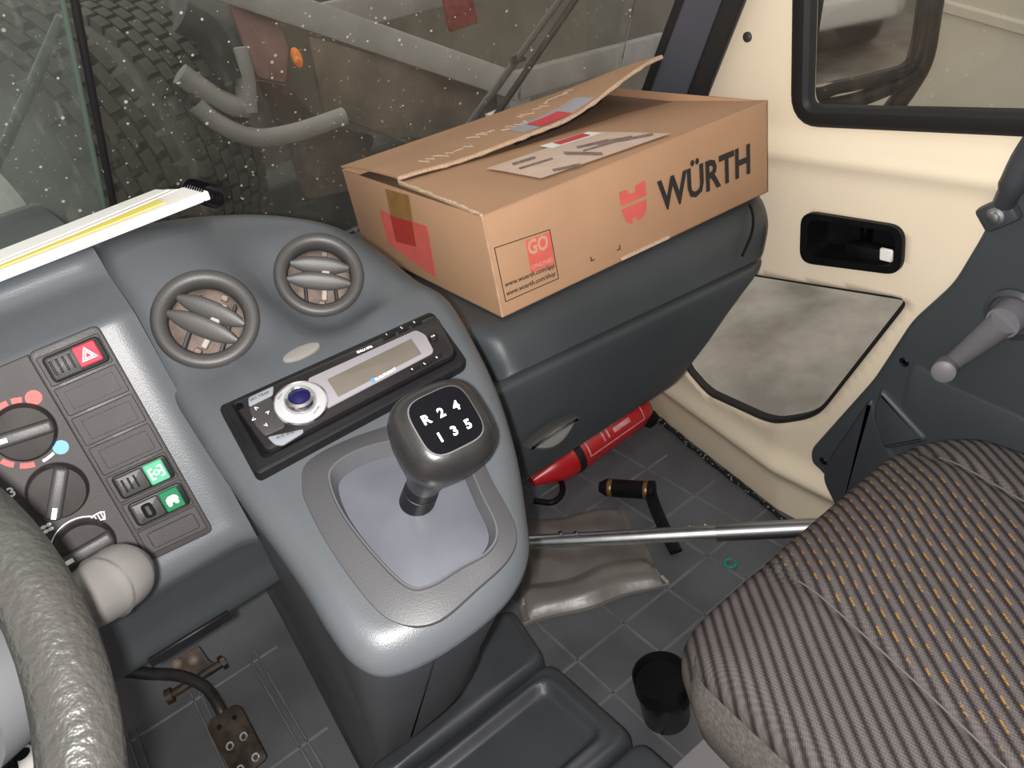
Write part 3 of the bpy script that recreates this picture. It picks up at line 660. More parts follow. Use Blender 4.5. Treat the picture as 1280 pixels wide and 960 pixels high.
g = G(); rr = [[czr(p, plate_h(t)) for p in lerp2(gi, cent, 0.10 + 0.9 * t)] for t in (0, .03, .1, .25, .45, .7, .9, 0.995)]; g.sheet(rr, closed_v=True); g.add(rr[-1], [tuple(range(96))])
o = g.build('cover_plate', mat('gaiter_plate_plastic', (0.075, 0.079, 0.094), 0.30, var=0.10, vs_=20), cons, smooth=60); o['label'] = 'smooth shiny cover plate at foot of gear lever'
# oval badge above the radio
bp_ = (lambda r: r)(None)
def on_console(u, v):
    r = ray(u, v); t = 0.5
    for _ in range(60):
        p = r * t; e = cz(p[0], p[1]) - p[2]
        t += -e * 0.6 if True else 0
        # moving along the ray lowers z; stop when equal
    return Vector((r * t).tolist())
def on_console(u, v):
    r = ray(u, v); lo, hi = 0.3, 1.1
    for _ in range(50):
        m = (lo + hi) / 2; p = r * m
        if p[2] > cz(p[0], p[1]): lo = m
        else: hi = m
    return Vector((r * lo).tolist())
bc = on_console(377, 441); MBd = frn(bc, cnorm(bc.x, bc.y)); a = on(MBd, 354, 452); b = on(MBd, 400, 431); ang = math.atan2(b[1] - a[1], b[0] - a[0]); L = math.hypot(b[0] - a[0], b[1] - a[1]) / 2
g = G(); g.prism([(x, y) for x, y in circ(0, 0, L, 0.0065, 32)], -0.004, 0.002, MBd @ Matrix.Rotation(ang, 4, 'Z'), 0.0015, 2); o = g.build('oval_badge', mat('badge_silver', (0.17, 0.16, 0.15), 0.4), cons); o['label'] = 'blank silver oval badge'
# lower tunnel between the seats: two dark moulded blocks
LT = -1.04
tun = thing('tunnel_box', 'dark grey moulded box with recessed tray below centre console', 'storage box', (0.24, 0.7, FZ))
def lowblock(poly, name, z=LT, r=0.02, parent=tun, recess=None):
    pl = rnd(poly, 0.022, 5); pl = resamp(pl, 96); c = (sum(p[0] for p in pl) / 96, sum(p[1] for p in pl) / 96)
    zf = lambda x, y: z
    if recess:
        rp = np.array(rnd(recess, 0.02, 4))
        def zf(x, y, rp=rp):
            s = float(sdpoly([(x, y)], rp)[0]); return z - 0.012 * smooth(0.006, -0.010, s) + 0.004 * math.exp(-((s - 0.008) / 0.006) ** 2)
    gg = dome(pl, lambda x, y: c, zf, r, [lambda x, y, zt: (x, y, zt - 0.05), lambda x, y, zt: (x, y, FZ)], nin=30)
    return gg.build(name, DARKER, parent, smooth=60)
lowblock([(0.400, 0.895), (0.376, 0.765), (0.066, 0.765), (0.066, 0.895)], 'front_block')
lowblock([(0.378, 0.757), (0.384, 0.565), (0.064, 0.565), (0.064, 0.757)], 'tray_block', recess=[(0.345, 0.725), (0.350, 0.60), (0.10, 0.60), (0.10, 0.725)])
lowblock([(0.388, 0.560), (0.395, 0.30), (0.064, 0.30), (0.064, 0.560)], 'rear_block')

# ---- passenger side dashboard
pd = thing('passenger_dashboard', 'dark blue grey passenger dashboard with padded shelf and glovebox', 'dashboard', (0.62, 0.9, -0.75))
rowsP = [  # y, z, droop, right end, pad(1 = padded upper row)
    (1.34, -0.47, .03, .95, 0), (1.0, -0.445, .03, .965, 0), (0.80, -0.4415, .03, .965, 0), (0.765, -0.4415, .03, .963, .3), (0.745, -0.446, .04, .96, .7), (0.732, -0.456, .05, .957, 1), (0.723, -0.472, .06, .950, 1),
    (0.716, -0.490, .08, .93, 1), (0.7145, -0.4955, .085, .922, .8), (0.721, -0.4985, .085, .918, .3), (0.7085, -0.503, .085, .912, 0), (0.706, -0.515, .085, .90, 0), (0.708, -0.545, .06, .87, 0), (0.712, -0.58, .04, .83, 0), (0.717, -0.615, .02, .795, 0), (0.724, -0.645, .0, .765, 0), (0.734, -0.668, .0, .74, 0), (0.75, -0.680, .0, .72, 0), (0.80, -0.69, .0, .70, 0), (0.95, -0.70, 0, .70, 0)]
def smooth_rows(rows): return [tuple(v) for v in rows]
csx = [0, .06, .10, .14, .165, .18, .195, .21, .225, .25, .30, .4, .5, .6, .7, .8, .86, .90, .925, .945, .96, .975, .988, .996, 1.0]
gr = []
for (y, z, dr, xe, pad) in rowsP:
    row = []
    for c in csx:
        x = 0.26 + c * (xe - 0.26)
        k = smooth(0.375, 0.412, x)               # the pad starts here
        yy = y + 0.034 * pad * (1 - k); zz = z - dr * (x - 0.41) - 0.020 * pad * (1 - k)
        e = max(0, (c - 0.90) / 0.10); yy += 0.10 * (1 - math.sqrt(max(0, 1 - e * e)))
        row.append((x, yy, zz))
    gr.append(row)
gr.append([(p[0], p[1] + 0.3, p[2]) for p in gr[-1]])
rows2 = [catmull(list(col), 3) for col in zip(*gr)]
g = G(); g.sheet(rows2)
endc = [Vector(p) for p in rows2[-1]]; g.sheet([endc, [p + Vector((-0.005, 0.10 + 0, 0)) for p in endc], [p + Vector((-0.03, 0.5, 0)) for p in endc]])
pds = g.build('dashboard_shell', DARK, pd, smooth=60)
# seam of the end cap and glovebox handle
def on_pd(u, v, y=0.71): return PY(u, v, y)
g = G(); g.tube(catmull([PY(937, 256, 0.742), PY(941, 268, 0.728), PY(940, 290, 0.716), PY(928, 320, 0.709)], 6), 0.0022, 6); g.build('end_seam', BLACK, pd)
# groove under the pad
hcn = PY(688, 540, 0.694); MH = fr(hcn, (1, 0, -0.02), (0, 0.12, 1))
aa = on(MH, 658, 560); bb = on(MH, 722, 519)
lens = []
Lh = math.hypot(bb[0] - aa[0], bb[1] - aa[1]); angh = math.atan2(bb[1] - aa[1], bb[0] - aa[0])
for i in range(21): t = i / 20; lens.append((aa[0] + (bb[0] - aa[0]) * t, aa[1] + (bb[1] - aa[1]) * t + 0.006 * math.sin(math.pi * t)))
for i in range(1, 20): t = 1 - i / 20; lens.append((aa[0] + (bb[0] - aa[0]) * t, aa[1] + (bb[1] - aa[1]) * t - 0.022 * math.sin(math.pi * t) ** 0.9))
g = G(); g.prism(lens, -0.012, 0.004, MH, 0.003, 2); hb = g.build('handle_recess', VENT, pd)
g = G(); ins = inset(lens, 0.004 if sum(lens[i][0] * lens[(i + 1) % 40][1] - lens[(i + 1) % 40][0] * lens[i][1] for i in range(40)) > 0 else -0.004)
g.prism(ins, 0.0035, 0.0055, MH, 0.0015, 2); o = g.build('handle_bowl', mat('handle_bowl_grey', (0.16, 0.155, 0.15), 0.4), hb); o['label'] = 'lighter grey scooped glovebox handle'

# ================================================================== THINGS ON THE DASH
# ---- round air vents
def vent(V, n, blades, label, tilt, sc=1.0):
    M = frn(V, n, (1, 0, 0)) @ Matrix.Diagonal((sc, sc, 1, 1)); t = thing('air_vent', label, 'air vent', V, group='round dashboard air vents')
    g = G(); g.lathe([(0.0425, -0.004), (0.0425, 0.003), (0.0415, 0.006), (0.0390, 0.0078), (0.0335, 0.0070), (0.0305, 0.0035), (0.0295, -0.004), (0.0300, -0.010)], 56, M, cap=False); g.build('outer_ring', VENT, t, smooth=60)
    g = G(); g.lathe([(0.0300, -0.004), (0.0325, -0.014), (0.0310, -0.024), (0.022, -0.032), (0.0, -0.034)], 40, M, cap=False); g.build('inner_bowl', VENTIN, t)
    Mt = M @ Matrix.Rotation(math.radians(tilt), 4, 'Z')
    for (yy, half, zc, pit) in blades:
        rows = []
        for i in range(15):
            s = -1 + 2 * i / 14; x = s * half; w = 0.0085 * (1 - abs(s) ** 2.6 * 0.72); th = 0.0024 * (1 - abs(s) ** 3 * 0.5)
            row = []
            for k in range(12):
                a = 2 * math.pi * k / 12; v = Vector((x, w * math.cos(a), th * math.sin(a))); v = Matrix.Rotation(math.radians(pit), 3, 'X') @ v
                row.append(Mt @ (v + Vector((0, yy, zc))))
            rows.append(row)
        g = G(); g.sheet(rows, closed_v=True); g.add(rows[0], [tuple(range(12))]); g.add(rows[-1], [tuple(range(12))]); g.build('louvre', VENT, t)
    g = G(); g.rbox((0.006, 0.0, -0.012), (0.005, 0.042, 0.006), 0.001, 1, Mt); g.rbox((0.006, 0.0035, -0.006), (0.008, 0.006, 0.010), 0.001, 1, Mt); g.build('link_rod', mat('link_rod_tan', (0.30, 0.26, 0.23), 0.6), t)
    for sx, sy in ((0.004, 0.025), (0.004, -0.026), (0.027, 0.012)):
        g = G(); g.rbox((sx, sy, -0.008), (0.006, 0.005, 0.006), 0.001, 1, Mt); g.build('pivot_clip', VENTIN, t)
    for q in (-0.013, 0.016):
        g = G(); g.rbox((q, 0, -0.022), (0.003, 0.05, 0.010), 0.001, 1, Mt @ Matrix.Rotation(math.radians(8), 4, 'Z')); g.build('guide_vane', MDARK, t)
vent(V1, VN[0], [(0.0085, 0.0285, -0.001, 28), (-0.0075, 0.0295, 0.001, 28)], 'round grey air vent nearer the switch panel, louvres tilted down to the right', -52)
vent(V2, VN[1], [(0.0105, 0.0275, -0.001, 28), (-0.0065, 0.0295, 0.001, 28)], 'round grey air vent nearer the cardboard box, louvres almost level', -32, 0.94)

# ---- switch panel and heater panel on the steep dash face
SF = fr((0, 0.65, -0.217), (1, 0, 0), (0, 1, 2.95)); SN = Vector((SF[0][2], SF[1][2], SF[2][2]))
sp = thing('switch_panel', 'black switch panel with hazard button, blanks and two green lit rockers', 'switch panel', SF @ Vector((0, -0.19, 0)))
c4 = pxp(SF, [(33, 442), (122, 405), (268, 664), (186, 703)], 0.004)
g = G(); g.prism(rnd(c4, 0.006, 4), -0.004, 0.005, SF, 0.002, 2); frame = g.build('panel_frame', PANEL2, sp)
def bil(u, v):   # u across 0..1, v down 0..1 over the panel corners
    a = Vector(c4[0]).lerp(Vector(c4[1]), u); b = Vector(c4[3]).lerp(Vector(c4[2]), u); return tuple(a.lerp(b, v))
def quad(u0, v0, u1, v1): return [bil(u0, v0), bil(u1, v0), bil(u1, v1), bil(u0, v1)]
rowsv = [0.025, 0.165, 0.300, 0.440, 0.580, 0.715, 0.850, 0.975]
for i in range(7):
    v0, v1 = rowsv[i], rowsv[i + 1]; hh = v1 - v0
    g = G(); g.prism(rnd(quad(0.06, v0 + 0.006, 0.94, v1 - 0.004), 0.0015, 2), 0.003, 0.0062, SF, 0.0008, 1); md_ = g.build('module_plate', PANEL, sp)
    if i in (1, 2, 3, 6):
        q = quad(0.16, v0 + 0.028, 0.86, v1 - 0.022)
        g = G(); g.prism(rnd(q, 0.002, 2), 0.006, 0.0066, SF, 0.0); g.build('blank_groove', BLACK, md_)
        g = G(); g.prism(inset(q if True else q, 0.0005 if sum(q[k][0] * q[(k + 1) % 4][1] - q[(k + 1) % 4][0] * q[k][1] for k in range(4)) > 0 else -0.0005), 0.006, 0.0072, SF, 0.0003, 1); g.build('blank_cover', PANEL, md_)
    else:
        g = G(); g.prism(rnd(quad(0.12, v0 + 0.014, 0.92, v1 - 0.012), 0.004, 4), 0.005, 0.0085, SF, 0.0015, 2); sw = g.build('switch_bezel', BLACK, md_)
        g = G(); g.prism(rnd(quad(0.15, v0 + 0.022, 0.55, v1 - 0.020), 0.002, 3), 0.006, 0.0112, SF, 0.002, 2); g.build('rocker', PANEL2, md_)
        if i != 5:
            for k in range(4 if i == 0 else 3):
                uu = 0.19 + 0.085 * k + (0.03 if i else 0)
                g = G(); g.prism(quad(uu, v0 + 0.038, uu + 0.03, v1 - 0.042), 0.0105, 0.0122, SF, 0.0006, 1); g.build('grip_rib', BLACK, md_)
        else:
            g = G(); g.prism(rnd(quad(0.27, v0 + 0.035, 0.43, v1 - 0.035), 0.003, 3), 0.0105, 0.0120, SF, 0.0005, 1); g.build('lock_slide', BLACKGL, md_)
            g = G(); g.prism(rnd(quad(0.32, v0 + 0.045, 0.38, v1 - 0.045), 0.002, 3), 0.0118, 0.0130, SF, 0.0005, 1); g.build('slide_tab', PANEL, md_)
        q = quad(0.56, v0 + 0.022, 0.84, v1 - 0.020) if i else quad(0.52, v0 + 0.024, 0.84, v1 - 0.030)
        g = G(); g.prism(rnd(q, 0.0015, 2), 0.006, 0.0110, SF, 0.0008, 1); ln = g.build('lens', [HAZR, None, None, None, GREENL, GREEND][i], md_); ln['label'] = ['red hazard lens with white triangle', '', '', '', 'pale green lens with axle symbol', 'dark green lens with white symbol'][i]
        cx = sum(p[0] for p in q) / 4; cy = sum(p[1] for p in q) / 4; Mi = SF @ Matrix.Translation((cx, cy, 0.0112))
        g = G()
        if i == 0:
            for ro, ri in ((0.0068, 0.0054), (0.0040, 0.0026)):
                T = [(ro * math.cos(math.radians(d)), ro * math.sin(math.radians(d)) - 0.001) for d in (90, 210, 330)]; U = [(ri * math.cos(math.radians(d)), ri * math.sin(math.radians(d)) - 0.001) for d in (90, 210, 330)]
                g.add([(*p, 0) for p in T + U], [(0, 1, 4, 3), (1, 2, 5, 4), (2, 0, 3, 5)], Mi)
        elif i == 4:
            for s in (-1, 1):
                g.rbox((s * 0.0048, 0, 0), (0.0011, 0.0085, 0.0002), 0, 1, Mi); g.rbox((s * 0.0035, 0.0042, 0), (0.0030, 0.0011, 0.0002), 0, 1, Mi); g.rbox((s * 0.0035, -0.0042, 0), (0.0030, 0.0011, 0.0002), 0, 1, Mi); g.rbox((s * 0.0030, 0, 0), (0.0036, 0.0009, 0.0002), 0, 1, Mi)
            g.prism(arc(0, 0, 0.0014, 0.0023, 0, 6.28, 20), 0, 0.0002, Mi)
        else:
            g.prism([(-.0048, -.0018), (-.0042, .0018), (-.002, .0034), (.002, .0034), (.0044, .0016), (.0048, -.0012), (.002, -.0022), (-.002, -.0022)], 0, 0.0002, Mi)
            for s in (-0.0028, 0.0026): g.prism(circ(s, -0.0030, 0.0016, None, 14), 0, 0.0003, Mi)
        g.build('symbol', WHITE, ln, smooth=0)
hp = thing('heater_control_panel', 'black heater control panel with three rotary knobs', 'control panel', SF @ Vector((-0.07, -0.19, 0)))
c5 = pxp(SF, [(35, 443), (188, 703), (20, 772), (-140, 520)], 0.003)
g = G(); g.prism([c5[0], c5[1], (c5[1][0] - 0.13, c5[1][1]), (c5[0][0] - 0.13, c5[0][1])], -0.004, 0.003, SF, 0.001, 1); hpl = g.build('panel_plate', PANEL, hp)
for n_, (ku, kv, ang, kr) in enumerate([(30, 541, -8, 0.0212), (72, 614, 55, 0.0208), (108, 684, 2, 0.0208)]):
    c = on(SF, ku, kv, 0.008); Mk = SF @ Matrix.Translation((c[0], c[1], 0.003))
    g = G(); g.lathe([(kr * 1.03, -0.002), (kr * 1.03, 0.0012), (kr, 0.0018), (kr * 0.97, 0.009), (kr * 0.90, 0.0125), (kr * 0.5, 0.0135), (0, 0.0138)], 48, Mk, cap=False); kb_ = g.build('knob', mat('knob_plastic', (0.024, 0.021, 0.020), 0.6, var=0.15, vs_=60, spec=0.2), hp)
    Mr = Mk @ Matrix.Rotation(math.radians(ang), 4, 'Z')
    g = G(); g.rbox((0, 0, 0.0125), (kr * 1.9, kr * 0.50, 0.016), 0.003, 3, Mr); g.build('grip_bar', PANEL2, kb_)
    g = G(); g.rbox((-kr * 0.68, 0, 0.0207), (kr * 0.40, 0.0032, 0.0006), 0, 1, Mr); g.build('pointer_mark', WHITE, kb_)
k1 = on(SF, 30, 541, 0.003); rr = 0.0252
for a0, a1 in ((66, 82), (88, 104), (110, 126), (208, 228), (237, 259)):
    g = G(); g.prism(arc(k1[0], k1[1], rr - 0.0026, rr + 0.0014, math.radians(a0), math.radians(a1)), 0.003, 0.0033, SF); g.build('red_dash', REDP, hpl, smooth=0)
g = G(); g.prism(arc(k1[0], k1[1], rr - 0.0015, rr + 0.0005, math.radians(272), math.radians(293)), 0.003, 0.0033, SF); g.build('white_dash', WHITE, hpl, smooth=0)
c = on(SF, 42, 497, 0.003); g = G(); g.prism(circ(c[0], c[1], 0.0056), 0.003, 0.0034, SF); g.build('red_dot', REDP, hpl, smooth=0)
c = on(SF, 76, 559, 0.003); g = G(); g.prism(circ(c[0], c[1], 0.0054), 0.003, 0.0034, SF); g.build('blue_dot', BLUEP, hpl, smooth=0)
k3 = on(SF, 108, 684, 0.003); g = G(); g.prism(arc(k3[0], k3[1], 0.0236, 0.0244, math.radians(52), math.radians(150)), 0.003, 0.0033, SF); g.build('white_arc', WHITE, hpl, smooth=0)
text('3', SF, WHITE, hpl, pos=on(SF, 14, 622, .003), hgt=0.0075, lift=0.0034, bold=0.02)
c = on(SF, 59, 660, .003); g = G()
for k in range(4): a = math.radians(45 + 90 * k); g.prism(circ(c[0] + 0.0026 * math.cos(a), c[1] + 0.0026 * math.sin(a), 0.0020, 0.0014, 12), 0.003, 0.0033, SF)
g.build('fan_symbol', WHITE, hpl, smooth=0)
c = on(SF, 123, 645, .003); g = G(); T = Matrix.Translation((c[0], c[1], 0.0032)); w_ = 0.0006
for k in (-0.003, 0, 0.003): g.rbox((k * 0.8, -0.0005, 0), (w_, 0.0060, 0.0002), 0, 1, SF @ T)
g.prism(arc(0, -0.009, 0.0108, 0.0115, math.radians(62), math.radians(118)), 0, 0.0002, SF @ T)
g.prism(arc(0, -0.009, 0.0050, 0.0057, math.radians(55), math.radians(125)), 0, 0.0002, SF @ T)
for s in (-1, 1): g.prism([(s * 0.0052, 0.0010), (s * 0.0046, 0.0013), (s * 0.0026, -0.0045), (s * 0.0033, -0.0045)], 0, 0.0002, SF @ T)
g.build('demist_symbol', WHITE, hpl, smooth=0)

# ---- radio
rad = thing('car_radio', 'black car radio with silver display bezel and round volume dial', 'radio', RF @ Vector(on(RF, 430, 490) + (0,)))
def rp(pts, z0, z1, name, m, par, bev=0.0006, r=0.0, lb=None, hgt=None):
    h = z1 if hgt is None else hgt
    pl = pxp(RF, pts, h); pl = rnd(pl, r, 4) if r else pl
    g = G(); g.prism(pl, z0, z1, RF, bev, 2); o = g.build(name, m, par)
    if lb: o['label'] = lb
    return o
ff = rp([(272, 506), (536, 388), (544, 391), (584, 447), (580, 456), (324, 593), (317, 590)], -0.006, 0.009, 'mounting_frame', BLACK, rad, 0.004, 0.004)
rp([(289, 505), (547, 397), (572, 442), (567, 450), (332, 572), (326, 570)], 0.004, 0.0098, 'frame_slot', BLACKGL, rad, 0.0003, 0.003)
face = rp([(291, 503), (541, 394), (547, 397), (568, 436), (566, 443), (337, 562), (331, 560)], 0.005, 0.0145, 'radio_face', mat('radio_face_plastic', (0.010, 0.0085, 0.009), 0.3, var=0.15, vs_=30), rad, 0.0015, 0.003)
bz = rp([(384, 473), (520, 412), (532, 418), (542, 437), (540, 441), (404, 512)], 0.014, 0.0162, 'display_bezel', SILVER, rad, 0.0008, 0.003, 'silver display bezel')
rp([(409, 474), (514, 423), (527, 442), (423, 496)], 0.0158, 0.0165, 'display', LCD, bz, 0.0002, 0.0005, 'blank olive grey display')
text('BLAUPUNKT', RF, WHITE, face, px=((470, 476), (496, 462)), hgt=0.0028, lift=0.0168, bold=0.01)
c = on(RF, 466, 475, .0166); g = G(); g.prism(circ(c[0], c[1], 0.0018), 0.0165, 0.0169, RF); g.build('blue_dot', BLUEP, face, smooth=0)
text('SEVILLA MP36', RF, WHITE, face, px=((447, 442), (466, 434)), hgt=0.0026, lift=0.0148, bold=0.03)
dc = on(RF, 376, 503, 0.016); MDl = RF @ Matrix.Translation((dc[0], dc[1], 0.0145))
g = G(); g.lathe([(0.0215, -0.002), (0.0215, 0.001), (0.0205, 0.0022), (0.0195, 0.0016)], 48, MDl, cap=False); g.build('dial_rim', CHROME, rad)
g = G(); g.lathe([(0.0197, 0.0), (0.0195, 0.0016), (0.0125, 0.0026), (0.012, 0.002)], 48, MDl, cap=False); dr_ = g.build('dial_ring', mat('dial_white_silver', (0.30, 0.30, 0.31), 0.35), rad); dr_['label'] = 'white silver menu ring'
g = G(); g.lathe([(0.0125, 0.0), (0.0122, 0.006), (0.0108, 0.009), (0.0085, 0.010), (0.0075, 0.0092)], 40, MDl, cap=False); kn = g.build('volume_knob', CHROME, rad)
g = G(); g.lathe([(0.0078, 0.008), (0.0074, 0.0102), (0.004, 0.0116), (0.0, 0.0119)], 32, MDl, cap=False); o = g.build('knob_lens', BLUEKNOB, kn); o['label'] = 'dark blue domed knob cap'
text('MENU', MDl, BLACK, dr_, pos=(-0.0125, 0.0108), hgt=0.0016, rot=0.6, lift=0.003); text('ESCAPE', MDl, BLACK, dr_, pos=(0.003, -0.0165), hgt=0.0016, rot=0.5, lift=0.003)
p1 = rp([(310, 497), (342, 482), (341, 493), (311, 508)], 0.0140, 0.0157, 'button_plate', mat('radio_button_silver', (0.17, 0.185, 0.205), 0.4), rad, 0.0005, 0.002, 'silver source button'); p2 = rp([(334, 546), (379, 536), (379, 540), (353, 556), (343, 555)], 0.0140, 0.0157, 'button_plate', MATS['radio_button_silver'], rad, 0.0005, 0.002, 'silver audio button')
text('SRC TRAF', RF, BLACK, p1, px=((313, 502), (337, 491)), hgt=0.0026, lift=0.0159); text('AUD BND', RF, BLACK, p2, px=((346, 549), (369, 540)), hgt=0.0026, lift=0.0159)
pad = rp([(311, 509), (338, 496), (357, 533), (331, 545), (318, 530)], 0.0138, 0.0154, 'arrow_pad', PANEL2, rad, 0.0006, 0.003)
for u, v, s in ((320, 513, '^'), (335, 518, '>'), (317, 527, '<'), (333, 534, 'v')): text(s, RF, WHITE, pad, pos=on(RF, u, v, .0155), hgt=0.0028, lift=0.0157, bold=0.01, rot=0.35)
for pts in ([(478, 421), (493, 414), (495, 417), (480, 424)], [(497, 412), (510, 406), (512, 409), (499, 415)], [(513, 404), (526, 399), (528, 402), (515, 407)], [(512, 462), (525, 456), (526, 460), (513, 466)], [(528, 455), (540, 450), (541, 453), (529, 459)], [(541, 448), (552, 440), (554, 445), (543, 452)]):
    rp(pts, 0.0140, 0.0153, 'preset_button', BLACK, rad, 0.0003, 0.001)
for s, u, v in (('1', 484, 419), ('2', 502, 411), ('3', 518, 404), ('4', 515, 463), ('5', 531, 456), ('6', 546, 448)): text(s, RF, WHITE, rad, pos=on(RF, u, v, .0155), hgt=0.0022, lift=0.0155, rot=0.1)
c = on(RF, 542, 421, .0155); g = G(); g.lathe([(0.0042, 0), (0.004, 0.0018), (0.003, 0.0024), (0, 0.0025)], 20, RF @ Matrix.Translation((c[0], c[1], 0.0140)), cap=False); db = g.build('round_button', BLACK, rad); text('DIS', RF, WHITE, db, pos=(c[0] - 0.0022, c[1] - 0.0008), hgt=0.0018, lift=0.0168)
c = on(RF, 299, 507, .0155); g = G(); g.lathe([(0.0032, 0), (0.003, 0.0012), (0, 0.0014)], 20, RF @ Matrix.Translation((c[0], c[1], 0.0140)), cap=False); g.build('release_button', BLACKGL, rad)

# ---- gear lever
gb = RF @ Vector((*on(RF, 521, 628, -0.006), -0.006)); kt = Vector((ray(552, 540) * 0.500).tolist())
gl = thing('gear_lever', 'black gear lever with rounded knob and five speed shift pattern', 'gear lever', gb)
ax = (kt - gb).normalized()
g = G(); g.tube([gb - ax * 0.01, gb + ax * 0.02, gb + ax * 0.0205, gb + ax * 0.060], [0.0135, 0.0125, 0.0118, 0.0118], 24); g.build('lever_shaft', BLACK, gl)
nk = (ax * 0.85 + (-kt).normalized() * 0.38).normalized(); xk = Vector((1, -0.12, 0.02))
MK = frn(kt, nk, xk)
rowsk = []
prk = [(-0.055, 0.0125, 0), (-0.046, 0.0150, 0), (-0.038, 0.0205, 0), (-0.028, 0.0265, 0), (-0.016, 0.0300, 0), (-0.004, 0.0312, 0), (0.006, 0.0305, 0), (0.014, 0.0275, 0), (0.0185, 0.0238, 0), (0.0200, 0.019, 0), (0.0205, 0.010, 0)]
neck = gb + ax * 0.035
for z, r, _ in prk:
    e = 2.0 + 1.1 * smooth(-0.04, 0.01, z); row = []
    k = smooth(-0.02, -0.055, z); base = MK @ Vector((0, 0, z)); base = base.lerp(neck + ax * (0.055 + z), k)
    for i in range(48):
        a = 2 * math.pi * i / 48; ca, sa = math.cos(a), math.sin(a); q = (abs(ca) ** e + abs(sa) ** e) ** (-1 / e) * r
        row.append(base + (MK.to_3x3() @ Vector((ca * q, sa * q, 0))))
    rowsk.append(row)
g = G(); g.sheet(rowsk, closed_v=True); g.add(rowsk[0], [tuple(range(48))]); g.add(rowsk[-1], [tuple(range(48))]); knob = g.build('knob', mat('gear_knob_plastic', (0.013, 0.0122, 0.0122), 0.30, var=0.1, vs_=50, bump=0.05, bs=300), gl, smooth=70)
MT = MK @ Matrix.Translation((0, 0, 0.0203))
sq = lambda r, e: [((abs(math.cos(t)) ** e + abs(math.sin(t)) ** e) ** (-1 / e) * r * math.cos(t), (abs(math.cos(t)) ** e + abs(math.sin(t)) ** e) ** (-1 / e) * r * math.sin(t)) for t in np.linspace(0, 2 * math.pi, 49)[:-1]]
g = G(); g.prism(sq(0.0203, 4), -0.004, 0.0006, MT, 0.0005, 1); g.build('badge_rim', mat('badge_rim_grey', (0.09, 0.09, 0.095), 0.3), knob)
g = G(); g.prism(sq(0.0196, 4), -0.003, 0.0012, MT, 0.0004, 1); bd = g.build('badge', BLACKGL, knob); bd['label'] = 'gloss black shift pattern badge'
for s, x, y in (('R', -0.0135, 0.0020), ('2', -0.0028, 0.0020), ('4', 0.0075, 0.0020), ('1', -0.0098, -0.0120), ('3', -0.0010, -0.0120), ('5', 0.0085, -0.0120)):
    text(s, MT, WHITE, bd, pos=(x, y), hgt=0.0064, lift=0.0016, bold=0.03)

# ---- steering wheel, column and stalks
WC = Vector((-0.272, 0.308, -0.203)); wn = Vector((0, -math.sin(math.radians(28)), math.cos(math.radians(28))))
MW = frn(WC, wn)
sw_ = thing('steering_wheel', 'worn grey black steering wheel rim with grained grip', 'steering wheel', WC)
g = G(); pts = []
RW = 0.215
g.tube([MW @ Vector((RW * math.cos(a), RW * math.sin(a), 0)) for a in np.linspace(0, 2 * math.pi, 97)[:-1]], 0.0148, 28, closed=True); g.build('rim', LEATHER, sw_)
g = G(); g.lathe([(0.075, -0.05), (0.08, -0.02), (0.07, -0.005), (0.03, 0.0), (0, 0.001)], 40, MW, cap=False); g.build('hub', BLACK, sw_)
for d in (180, 250, 290):
    a = math.radians(d); g = G(); g.tube([MW @ Vector((0.06 * math.cos(a), 0.06 * math.sin(a), -0.02)), MW @ Vector((0.208 * math.cos(a), 0.208 * math.sin(a), -0.004))], [0.018, 0.011], 12); g.build('spoke', BLACK, sw_)
colm = thing('steering_column', 'light grey plastic steering column cover', 'steering column', (-0.26, 0.5, -0.50))
g = G(); ca_ = PY(-60, 860, 0.40); g.tube([MW @ Vector((0, 0, -0.06)), MW @ Vector((0.0, 0.03, -0.20)), MW @ Vector((0.0, 0.12, -0.36))], [0.07, 0.08, 0.085], 24); g.build('column_cover', mat('column_grey', (0.06, 0.064, 0.07), 0.45), colm)
def stalk(pts, rad, label, m=None):
    t = thing('column_stalk', label, 'stalk', pts[0], group='steering column stalks'); g = G()
    path = catmull(pts, 8); n = len(path); rr = [Vector((0, r, 0)) for r in rad]; rr = [v.y for v in catmull(rr, 8)]
    g.tube(path, rr, 24); st = g.build('stalk_body', m or STALK, t, smooth=60)
    return t, st
s_tip = [Vector((ray(84, 772) * 0.50).tolist()), Vector((ray(118, 745) * 0.52).tolist()), Vector((ray(142, 727) * 0.53).tolist()), Vector((ray(158, 715) * 0.54).tolist()), Vector((ray(172, 705) * 0.547).tolist()), Vector((ray(178, 700) * 0.55).tolist())]
st1, sb1 = stalk(s_tip, [0.0125, 0.018, 0.0195, 0.0185, 0.0115, 0.002], 'light grey column stalk with rounded tip beside the heater knobs')
dd = (s_tip[2] - s_tip[1]).normalized(); cc = s_tip[1].lerp(s_tip[2], 0.55)
g = G(); g.lathe([(0.0190, -0.0008), (0.0201, 0), (0.0190, 0.0008)], 32, frn(cc, dd), cap=False); g.build('ring_groove', mat('groove_grey', (0.035, 0.034, 0.033), 0.6), sb1)
p20 = [Vector((ray(-70, 905) * 0.43).tolist()), Vector((ray(-20, 865) * 0.44).tolist()), Vector((ray(12, 838) * 0.45).tolist()), Vector((ray(40, 815) * 0.46).tolist()), Vector((ray(48, 808) * 0.462).tolist())]
STALK2 = mat('stalk_pale', (0.060, 0.062, 0.066), 0.4)
st2, sb2 = stalk(p20, [0.030, 0.030, 0.029, 0.026, 0.020], 'fat pale grey column stalk behind the steering wheel rim', STALK2)
dd = (p20[3] - p20[2]).normalized(); g = G(); g.lathe([(0.0268, -0.018), (0.0274, 0.0), (0.023, 0.014), (0.012, 0.018), (0.0, 0.0185)], 32, frn(p20[3] - dd * 0.004, dd), cap=False); g.build('stalk_cap', STALK2, sb2)

